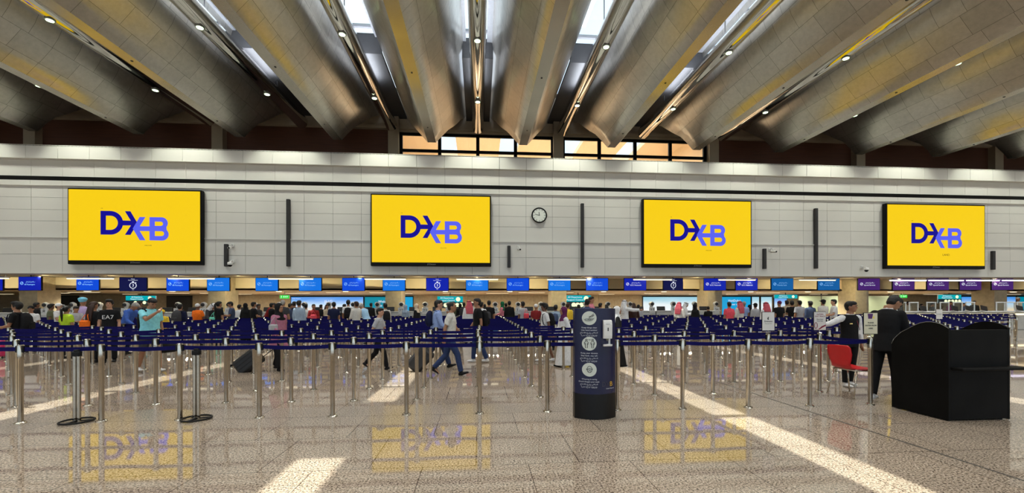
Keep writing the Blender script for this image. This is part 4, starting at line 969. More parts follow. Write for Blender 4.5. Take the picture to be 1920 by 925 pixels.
def build_person(top, bottom, head, pose, vox, girth=1.0):
    """returns [(part, mesh, colour key)], first one the body; figure 1.77 m tall, facing -y"""
    P = POSES[pose]; hi = vox < .015
    lean = Matrix.Translation((0, 0, .95)) @ Matrix.Rotation(math.radians(P.get('lean', 0)), 4, 'X') @ Matrix.Translation((0, 0, -.95))
    T = lambda p: lean @ Vector(p)
    HM = lean @ Matrix.Translation((0, .015, 1.50)) @ Matrix.Rotation(math.radians(P.get('hyaw', 0)), 4, 'Z') @ Matrix.Rotation(math.radians(P.get('pitch', 0)), 4, 'X') @ Matrix.Translation((0, -.015, -1.50))
    Hd = lambda p: HM @ Vector(p); HR = HM.to_3x3(); LR = lean.to_3x3()
    hips = {-1: Vector((-.09, 0, .92)), 1: Vector((.09, 0, .92))}; kn = {}; an = {}; ft = {}
    for s_, key in ((-1, 'l'), (1, 'r')):
        a, b_ = P[key]; kn[s_] = hips[s_]+.42*dirv(s_, a, 1.5); an[s_] = kn[s_]+.41*dirv(s_, b_, 0)
    dz = min(an[-1].z, an[1].z)-.085
    # foot direction follows the shin when it is behind the body
    for s_, key in ((-1, 'l'), (1, 'r')):
        b_ = P[key][1]; low = an[s_].z-dz < .13
        pitch = 0 if low and b_ > -30 else min(60, max(0, -b_-8))
        if b_ > 8: pitch = -12
        pr = math.radians(pitch); ft[s_] = (Vector((s_*.03, -math.cos(pr), -math.sin(pr))).normalized(), pr)
    el = {}; wr = {}; hd = {}; sh = {}
    for s_, key in ((-1, 'al'), (1, 'ar')):
        f1, o1, f2, o2 = P[key]; sh[s_] = Vector((s_*.166, .01, 1.418)); el[s_] = sh[s_]+.285*dirv(s_, f1, o1); wr[s_] = el[s_]+.25*dirv(s_, f2, o2); hd[s_] = (wr[s_]-el[s_]).normalized()
    g = girth
    def torso(mb, e=0, z0=.90, flare=0):
        pts = [(z0, .165+flare, .115+flare*.7), (1.0, .158, .115), (1.10, .145, .108), (1.22, .150, .112), (1.33, .165, .112), (1.41, .168, .098), (1.465, .12, .078), (1.495, .07, .066)]
        if e == 0: pts += [(1.56, .052, .056)]
        mb.tube([T((0, .012 if z > 1.2 else 0, z)) for z, _, _ in pts], [((rx*(g if z < 1.35 else 1))+e, (ry*(g if z < 1.35 else 1))+e) for z, rx, ry in pts], n=20)
    # ---------------- body
    b = MB(); torso(b, 0)
    b.tube([T((0, .015, 1.45)), T((0, .012, 1.52)), Hd((0, .0, 1.60))], [.062, .056, .052], n=14)
    b.ball(Hd((0, .005, 1.655)), (.076, .096, .108), HR, 20, 14); b.ball(Hd((0, -.028, 1.595)), (.058, .062, .062), HR, 16, 10)
    b.ball(Hd((0, -.062, 1.567)), (.028, .024, .022), HR, 10, 8)
    b.tube([Hd((0, -.085, 1.668)), Hd((0, -.104, 1.632)), Hd((0, -.088, 1.622))], [(.009, .009), (.015, .012), (.013, .008)], n=8)
    b.ball(Hd((0, -.086, 1.692)), (.05, .012, .010), HR, 12, 6)
    b.ball(Hd((0, -.084, 1.597)), (.024, .010, .009), HR, 10, 6)
    for s_ in (-1, 1): b.ball(Hd((s_*.078, .012, 1.645)), (.012, .022, .034), HR, 8, 6)
    for s_ in (-1, 1):
        S, E, W, d = T(sh[s_]), T(el[s_]), T(wr[s_]), LR @ hd[s_]
        b.ball(S, .056, None, 12, 8); b.tube([S, S.lerp(E, .5), E, E.lerp(W, .35), W], [.052, .047, .040, .041, .027], n=12); b.ball(E, .040, None, 10, 8)
        side = d.cross(Vector((1, 0, 0))); side = side.normalized() if side.length > .2 else Vector((0, -1, 0)); nrm = d.cross(side).normalized()
        pc = W+d*.045; b.tube([W-d*.01, W+d*.03, W+d*.085], [(.020, .026), (.016, .038), (.014, .040)] if False else [.024, .030, .030], n=10)
        for q in range(4):
            o_ = (q-1.5)*.0195; base = W+d*.08+side*o_; ln = (.062, .075, .071, .056)[q]; cu = nrm*(-s_)
            b.tube([base-d*.02, base+d*ln*.45+cu*.004, base+d*ln*.8+cu*.016, base+d*ln*.95+cu*.030], [.0105, .0095, .0088, .0075], n=8)
        tb = W+d*.03-side*.024*1.0
        b.tube([tb, tb-side*.022+d*.026, tb-side*.028+d*.055], [.012, .0105, .009], n=8)
    Z = Vector((0, 0, -dz))
    for s_ in (-1, 1):
        h_, k_, a_ = hips[s_], kn[s_], an[s_]
        b.ball(h_, .085, None, 12, 8); b.tube([h_, h_.lerp(k_, .5), k_, k_.lerp(a_, .3), a_, a_-Vector((0, 0, .02))], [.088, .074, .055, .054, .036, .036], n=12); b.ball(k_, .054, None, 10, 8)
        f, pr = ft[s_]; b.tube([a_+Vector((0, .02, -.03)), a_+f*.06+Vector((0, 0, -.045)), a_+f*.15+Vector((0, 0, -.055))], [(.034, .035), (.040, .028), (.034, .018)], n=10)
    b.v = [tuple(Vector(p)+Z) for p in b.v]
    parts = [('person', remesh(b, vox, 2), 'skin')]
    # ---------------- lower clothes
    def shift(mb): mb.v = [tuple(Vector(p)+Z) for p in mb.v]; return mb
    if bottom in ('trousers', 'shorts', 'wide'):
        c = MB(); c.tube([(0, 0, z) for z in (1.03, .98, .90, .83)], [(.160*g, .118*g), (.168*g, .125*g), (.178, .128), (.15, .11)], n=18)
        for s_ in (-1, 1):
            h_, k_, a_ = hips[s_], kn[s_], an[s_]; w_ = 1.35 if bottom == 'wide' else 1.0
            if bottom == 'shorts': c.tube([h_+Vector((0, 0, .02)), h_.lerp(k_, .5), h_.lerp(k_, .93)], [.105, .10, .10], n=14)
            else: c.tube([h_+Vector((0, 0, .02)), h_.lerp(k_, .5), k_, k_.lerp(a_, .5), a_+(k_-a_)*.02], [.100, .090*w_**.5, .074*w_, .068*w_, .062*w_], n=14); c.ball(k_, .074*w_, None, 10, 8)
        parts.append(('trousers' if bottom != 'shorts' else 'shorts', remesh(shift(c), vox*1.05, 2), 'bottom'))
    # ---------------- upper clothes
    c = MB()
    if top in ('robe', 'abaya'):
        A = Z*-1
        zs = [(1.49, .085, .078), (1.44, .15, .095), (1.36, .185, .125), (1.2, .175, .135), (1.0, .185, .145), (.7, .215, .175), (.4, .245, .215), (.15, .27, .25), (.06+dz, .275, .26)]
        amp = max(0, abs(P['l'][0])-6)*.004
        c.tube([T((0, .01, z)) if z > .95 else Vector((0, amp*(.95-z), z)) for z, _, _ in zs], [(rx, ry+amp*max(0, 1-z)*1.6) for z, rx, ry in zs], n=26)
    else:
        torso(c, .016, {'suit': .80, 'coat': .62, 'vest': .92}.get(top, .88), {'suit': .02, 'coat': .09}.get(top, .006))
        if top == 'coat': pass
    sl = {'tee': .62, 'polo': .62, 'vest': 0, 'shirt': 1, 'suit': 1, 'coat': 1, 'robe': 1, 'abaya': 1}[top]
    fat = {'suit': 1.16, 'coat': 1.3, 'robe': 1.35, 'abaya': 1.5}.get(top, 1.0)
    def sleeves(c, sl):
        for s_ in (-1, 1):
            S, E, W = T(sh[s_]), T(el[s_]), T(wr[s_])
            c.ball(S, .066, None, 12, 8)
            if sl < 1: c.tube([S, S.lerp(E, sl*.6), S.lerp(E, sl+.1)], [.068, .066, .068], n=12)
            else: c.tube([S, S.lerp(E, .5), E, E.lerp(W, .5), E.lerp(W, .96)], [.068, .062*fat**.5, .056*fat, .050*fat, .044*fat], n=12); c.ball(E, .055*fat, None, 10, 8)
    if sl: sleeves(c, sl)
    parts.append(({'tee': 'tee_shirt', 'polo': 'polo_shirt', 'vest': 'waistcoat', 'shirt': 'shirt', 'suit': 'jacket', 'coat': 'coat', 'robe': 'robe', 'abaya': 'robe'}[top], remesh(shift(c), vox, 3), 'top'))
    if top in ('vest', 'suit'):       # shirt under it
        c = MB(); torso(c, .008)
        if top == 'vest': sleeves(c, 1)
        c.tube([T((0, .012, 1.47)), T((0, .012, 1.525))], [(.070, .064), (.064, .062)], n=16)
        parts.append(('shirt', remesh(shift(c), vox, 2), 'white'))
    elif top in ('polo', 'shirt'):
        c = MB(); c.tube([T((0, .012, 1.475)), T((0, .014, 1.515)), T((0, .014, 1.50))], [(.080, .074), (.071, .068), (.080, .076)], n=18, caps=False); parts.append(('collar', shift(c).mesh('collar', []), 'top'))
    # ---------------- shoes
    c = MB()
    for s_ in (-1, 1):
        a_ = an[s_]; f, pr = ft[s_]; up_ = Vector((0, f.z, -f.y)).normalized(); up_ = up_ if up_.z > 0 else -up_
        o_ = a_-up_*.048
        c.tube([o_-f*.075, o_-f*.05, o_+f*.02, o_+f*.09, o_+f*.155, o_+f*.18], [(.020, .018), (.038, .040), (.042, .040), (.048, .032), (.042, .024), (.018, .012)], n=14)
        c.tube([a_-up_*.03, a_+up_*.012], [(.043, .05), (.041, .045)], n=12)
    parts.append(('shoes', remesh(shift(c), min(vox, .012), 1), 'shoe'))
    # ---------------- hair and head coverings
    c = MB(); key = 'hair'; nm = 'hair'; M3 = HR
    if head in ('short', 'bushy', 'long', 'ponytail', 'receding', 'cap'):
        k_ = 1.10 if head == 'bushy' else 1.0
        c.ball(Hd((0, .026, 1.674)), (.085*k_, .096*k_, .100*k_), M3, 20, 14)
        if head == 'bushy': c.ball(Hd((0, -.02, 1.745)), (.085, .095, .05), M3, 14, 9)
        c.ball(Hd((0, .040, 1.640)), (.080*k_, .072, .082), M3, 16, 10)
        if head not in ('receding', 'cap'): c.ball(Hd((0, -.016, 1.722)), (.074, .080, .052), M3, 16, 9)
        if head == 'long': c.tube([Hd((0, .05, 1.70)), Hd((0, .085, 1.58)), T((0, .125, 1.40)), T((0, .14, 1.22)), T((0, .135, 1.10))], [(.085, .06), (.10, .055), (.115, .05), (.105, .04), (.06, .02)], n=14)
        if head == 'ponytail': c.ball(Hd((0, .13, 1.70)), .03, None, 10, 8); c.tube([Hd((0, .12, 1.70)), Hd((0, .165, 1.64)), T((0, .155, 1.45)), T((0, .145, 1.25))], [.028, .036, .036, .015], n=12)
        parts.append(('hair', shift(c).mesh('hair', []) if not hi else remesh(shift(c), .010, 2), 'hair'))
        if head == 'cap':
            c = MB(); c.ball(Hd((0, .018, 1.70)), (.093, .108, .088), M3, 18, 10); c.tube([Hd((0, -.07, 1.715)), Hd((0, -.12, 1.712)), Hd((0, -.165, 1.700))], [(.075, .008), (.070, .007), (.04, .005)], n=14)
            parts.append(('cap', shift(c).mesh('cap', []), 'hat'))
    elif head in ('hijab', 'ghutra'):
        c.ball(Hd((0, .030, 1.668)), (.100, .112, .122), M3, 20, 14)
        c.tube([Hd((0, .035, 1.63)), Hd((0, .03, 1.54)), T((0, .02, 1.47)), T((0, .02, 1.38)), T((0, .02, 1.30))], [(.092, .10), (.092, .088), (.13, .10), (.185, .135), (.175, .135)] if head == 'hijab' else [(.095, .10), (.13, .07), (.175, .08), (.19, .10), (.17, .07)], n=20)
        if head == 'ghutra': c.tube([Hd((0, .09, 1.68)), T((0, .13, 1.45)), T((0, .145, 1.22))], [(.11, .05), (.17, .04), (.16, .02)], n=14)
        parts.append(('head_scarf', remesh(shift(c), vox, 2), 'hat'))
        if head == 'ghutra':
            c = MB(); c.tube([Hd((.092*math.cos(a), .02+.106*math.sin(a), 1.735)) for a in [2*PI*i/20 for i in range(21)]], .012, n=7, caps=False); parts.append(('head_cord', shift(c).mesh('head_cord', []), 'black'))
    elif head == 'turban':
        c.ball(Hd((0, .02, 1.755)), (.125, .135, .075), M3, 20, 12); c.ball(Hd((0, .03, 1.70)), (.098, .108, .07), M3, 20, 12)
        parts.append(('turban', remesh(shift(c), vox, 2), 'hat'))
    elif head == 'skullcap':
        c.ball(Hd((0, .022, 1.69)), (.084, .102, .088), M3, 18, 12); parts.append(('cap', shift(c).mesh('cap', []), 'hat'))
    if hi:
        c = MB()
        for s_ in (-1, 1): c.ball(Hd((s_*.031, -.0875, 1.660)), (.012, .007, .006), M3, 10, 6)
        parts.append(('eyes', shift(c).mesh('eyes', []), 'black'))
        c = MB()
        for s_ in (-1, 1): c.tube([Hd((s_*.014, -.099, 1.682)), Hd((s_*.032, -.096, 1.688)), Hd((s_*.052, -.080, 1.682))], [.003, .0045, .003], n=6)
        parts.append(('eyebrows', shift(c).mesh('eyebrows', []), 'hair'))
        c = MB(); c.tube([Hd((-.022, -.090, 1.5985)), Hd((0, -.0965, 1.600)), Hd((.022, -.090, 1.5985))], [.003, .0045, .003], n=6); parts.append(('mouth', shift(c).mesh('mouth', []), 'lip'))
    return parts
templates = {}
SKIN = {'l': (.50, .27, .17), 'm': (.34, .165, .09), 'd': (.16, .07, .038)}
def C(name, rgb, rough=.85): return mat('cloth '+name, rgb, rough, var=.12, scale=22, bump=.15, spec=.2)
COLR = dict(black=(.008, .008, .009), navy=(.010, .014, .045), white=(.72, .72, .72), teal=(.25, .66, .74), pink=(.42, .16, .24), grey=(.42, .42, .44), dgrey=(.045, .045, .05), lblue=(.28, .38, .66), blue=(.06, .14, .5), sky=(.36, .58, .80), denim=(.03, .05, .13),
            lime=(.42, .62, .03), orange=(.85, .16, .012), maroon=(.22, .02, .02), cream=(.66, .54, .40), mint=(.16, .62, .46), lilac=(.50, .38, .62), purple=(.10, .015, .07), olive=(.11, .12, .07), coral=(.72, .08, .11), yellow=(.80, .55, .05), rose=(.62, .20, .26), beige=(.45, .38, .28),
            green=(.01, .12, .05), turq=(.22, .62, .82), slate=(.05, .07, .13), off=(.62, .60, .55), steel=(.30, .38, .48), redw=(.55, .10, .13), hair=(.006, .005, .005), hgrey=(.30, .28, .26), brown=(.03, .012, .008))
def person(px, ytop, Y, face, top, bottom, head, pose, ct, cb, ch, skin, label, shoe='black', hat=None, vox=.021, girth=1.0, H=None, pos=None, group=None):
    if pos is None and Y < 13.2 and vox < .015 or (pos is None and px in (125, 176)): Y = GY0+GY*(round((Y-GY0)/GY-.5)+.5)
    x = Xat(px, Y) if pos is None else pos[0]; Y = Y if pos is None else pos[1]
    if H is None: H = Zat(px, ytop, Y)
    key = (top, bottom, head, pose, vox, girth)
    if key not in templates: templates[key] = build_person(*key)
    fa = {'cam': 0, 'away': 180, 'right': 90, 'left': -90}.get(face, face)
    root = None; full = {'bushy': 1.80, 'turban': 1.83, 'hijab': 1.79, 'ghutra': 1.79, 'cap': 1.79}.get(head, 1.775)
    if pose == 'lean': full = 1.70
    if pose in ('face', 'podium'): full -= .03
    for (nm, me, k) in templates[key]:
        o = bpy.data.objects.new(nm, me); COL.objects.link(o)
        if root is None: root = o; o.location = (x, Y, 0); o.rotation_euler = (0, 0, math.radians(fa)); s_ = H/full; o.scale = (s_*.98, s_*.98, s_)
        else: o.parent = root
        m = {'skin': mat('skin '+skin, SKIN[skin], .55, var=.06), 'top': C(ct, COLR[ct]), 'bottom': C(cb, COLR[cb]), 'hair': mat('hair '+ch, COLR[ch], .5, var=.3, scale=60, bump=.4, spec=.3), 'hat': C(hat or ch, COLR[hat or ch]), 'shoe': C('shoe '+shoe, COLR[shoe], .5), 'white': C('white', COLR['white']), 'black': C('black', COLR['black']), 'lip': mat('lip', (.22, .06, .05), .5, var=0)}[k]
        if not me.materials: me.materials.append(m)
        o.material_slots[0].link = 'OBJECT'; o.material_slots[0].material = m
    return tag(root, label, 'person', group)
def bag(root, kind, col, lab, local=None, sc_=1.0):
    """bag placed in the frame of the person who carries it"""
    M_ = C(col, COLR[col]); R = Matrix.Rotation(root.rotation_euler.z, 4, 'Z'); s_ = root.scale.z
    loc = root.location+(R @ (Vector(local)*s_))
    e = empty(kind, loc, lab, 'bag', None, root.rotation_euler.z); e.scale = (s_*sc_,)*3
    if kind == 'backpack':
        b = MB(); b.tube([(0, .02, -.24), (0, .03, -.20), (0, .05, -.05), (0, .04, .12), (0, .01, .21), (0, .0, .24)], [(.10, .06), (.145, .10), (.15, .115), (.14, .10), (.11, .07), (.05, .03)], n=16); b.build('body', M_, e)
        b = MB(); b.rbox((0, .145, -.08), (.20, .05, .18), .02); b.build('pocket', M_, e)
        for s in (-1, 1): b = MB(); b.tube([(s*.09, -.03, .20), (s*.105, -.12, .255), (s*.11, -.245, .20), (s*.12, -.27, .05), (s*.14, -.22, -.10), (s*.13, -.05, -.18)], [(.022, .008)]*6, n=8); b.build('strap', M_, e)
    elif kind == 'shoulder_bag':
        b = MB(); b.rbox((0, 0, -.0), (.32, .11, .26), .04); b.build('body', M_, e); b = MB(); b.tube([(-.13, 0, .12), (-.07, -.02, .26), (-.02, -.08, .36), (.05, -.03, .26), (.13, 0, .12)], [(.014, .006)]*5, n=8); b.build('strap', M_, e)
    else:
        b = MB(); b.tube([(-.24, 0, 0), (-.22, 0, 0), (0, 0, .01), (.22, 0, 0), (.24, 0, 0)], [(.09, .09), (.125, .125), (.14, .14), (.125, .125), (.09, .09)], n=16); b.build('body', M_, e); b = MB(); b.tube([(-.1, 0, .12), (-.08, 0, .25), (.08, 0, .25), (.1, 0, .12)], .012, n=8); b.build('handle', M_, e)
    return e
GW = 'travellers walking past the front rows'; GQ = 'travellers queueing at the counters'
near = .0115
# ---- people close by
gx, gy = ground(1590, 731)
p = person(1600, 568, 6.92, -4, 'vest', 'trousers', 'short', 'reach', 'black', 'black', 'hair', 'm', 'man in black waistcoat and white shirt resting his hand on the red-and-white notice post', shoe='white', vox=.0095, pos=(6.72, 7.12), H=1.57, group='staff at the podium')
VEST = p
p = person(1650, 553, 6.12, 118, 'suit', 'trousers', 'short', 'podium', 'black', 'black', 'hair', 'm', 'man in black suit seen from behind, bending over papers at the podium', shoe='white', vox=.0095, pos=(6.30, 6.02), H=1.68, group='staff at the podium')
def walker(px, foot, *a, **k):
    x, y = ground(px, foot); return person(px, None, y, *a, **k)
W_ = []
p = person(281, 556, 9.85, 60, 'tee', 'shorts', 'short', 'face', 'teal', 'dgrey', 'hair', 'm', 'man in turquoise tee-shirt with backpack covering his face with one hand', shoe='white', vox=near, girth=1.16, group=GW); bag(p, 'backpack', 'black', 'black backpack worn by the man in the turquoise tee-shirt', (0, .16, 1.22))
bag(p, 'holdall', 'black', 'black holdall hanging low beside the man in turquoise', (.34, .10, .52), .9)
p = person(523, 567, 9.75, 66, 'coat', 'wide', 'hijab', 'stroll', 'pink', 'black', 'black', 'm', 'woman in dusty pink coat and black head scarf pulling a suitcase', vox=near, group=GW); bag(p, 'shoulder_bag', 'grey', 'grey shoulder bag carried by the woman in the pink coat', (-.24, -.08, 1.12), .8)
p = person(709, 573, 9.9, 84, 'tee', 'trousers', 'short', 'walk', 'grey', 'black', 'hair', 'l', 'woman in pale grey tee-shirt and black trousers striding to the right', vox=near, group=GW)
p = person(819, 557, 9.8, 96, 'shirt', 'trousers', 'short', 'walk2', 'lblue', 'denim', 'hair', 'l', 'man in pale blue shirt and jeans pulling a black suitcase, face raised', vox=near, group=GW); bag(p, 'backpack', 'navy', 'slim navy backpack on the man in the pale blue shirt', (0, .15, 1.24), .8)
p = person(843, 561, 9.25, 88, 'polo', 'trousers', 'receding', 'walk', 'off', 'denim', 'hair', 'm', 'older man in white polo shirt and dark jeans striding right', vox=near, girth=1.12, group=GW)
p = person(896, 558, 11.2, -82, 'tee', 'trousers', 'short', 'stroll', 'black', 'denim', 'hair', 'm', 'tall man in black tee-shirt and white trainers facing left', shoe='white', vox=near, girth=1.08, group=GW); bag(p, 'backpack', 'black', 'black backpack on the tall man in the black tee-shirt', (0, .16, 1.20), .95)
p = person(1022, 566, 11.25, -84, 'polo', 'shorts', 'bushy', 'stroll', 'white', 'navy', 'hair', 'd', 'boy in white polo shirt with big black backpack facing left', shoe='white', vox=near, group=GW); bag(p, 'backpack', 'black', 'big black backpack worn by the boy in the white polo shirt', (0, .14, 1.22))
p = person(1057, 574, 10.3, -76, 'robe', 'none', 'hijab', 'stroll', 'white', 'white', 'purple', 'm', 'woman in long white robe and purple head scarf walking left', vox=near, group=GW)
p = person(1157, 573, 10.4, 75, 'abaya', 'none', 'hijab', 'stroll', 'black', 'black', 'white', 'm', 'woman with long white head scarf and black skirt behind the sanitiser stand', hat='white', vox=near, group=GW)
p = person(205, 560, 11.6, 25, 'tee', 'trousers', 'bushy', 'stand', 'black', 'black', 'hair', 'l', 'young person in black tee-shirt with white letters and an orange bag strap', vox=near, group=GW)
EA = p
me = text_mesh('EA7', .155, .002); me.materials.append(M_wt if False else mat('white print', (.75, .75, .75), .6, var=0))
link('lettering', me, p, (0, -.1385, 1.27), (PI/2, 0, 0))
p = person(31, 564, 10.9, -70, 'tee', 'trousers', 'bushy', 'front', 'black', 'black', 'hair', 'm', 'person with bushy dark hair and black backpack at the far left edge', vox=near, group=GW); bag(p, 'backpack', 'black', 'black backpack on the bushy-haired person at the far left', (0, .15, 1.22), 1.05)
p = person(176, 565, 12.3, 165, 'tee', 'trousers', 'long', 'stand', 'black', 'black', 'brown', 'm', 'woman with long straight dark hair seen from behind with an orange bag', group=GW); bag(p, 'shoulder_bag', 'orange', 'bright orange shoulder bag on the long-haired woman', (.02, .21, 1.10), 1.0)
p = person(125, 573, 12.9, 172, 'tee', 'trousers', 'ponytail', 'stand', 'lime', 'black', 'hair', 'm', 'woman in lime green top with a long black ponytail, back turned', group=GW)
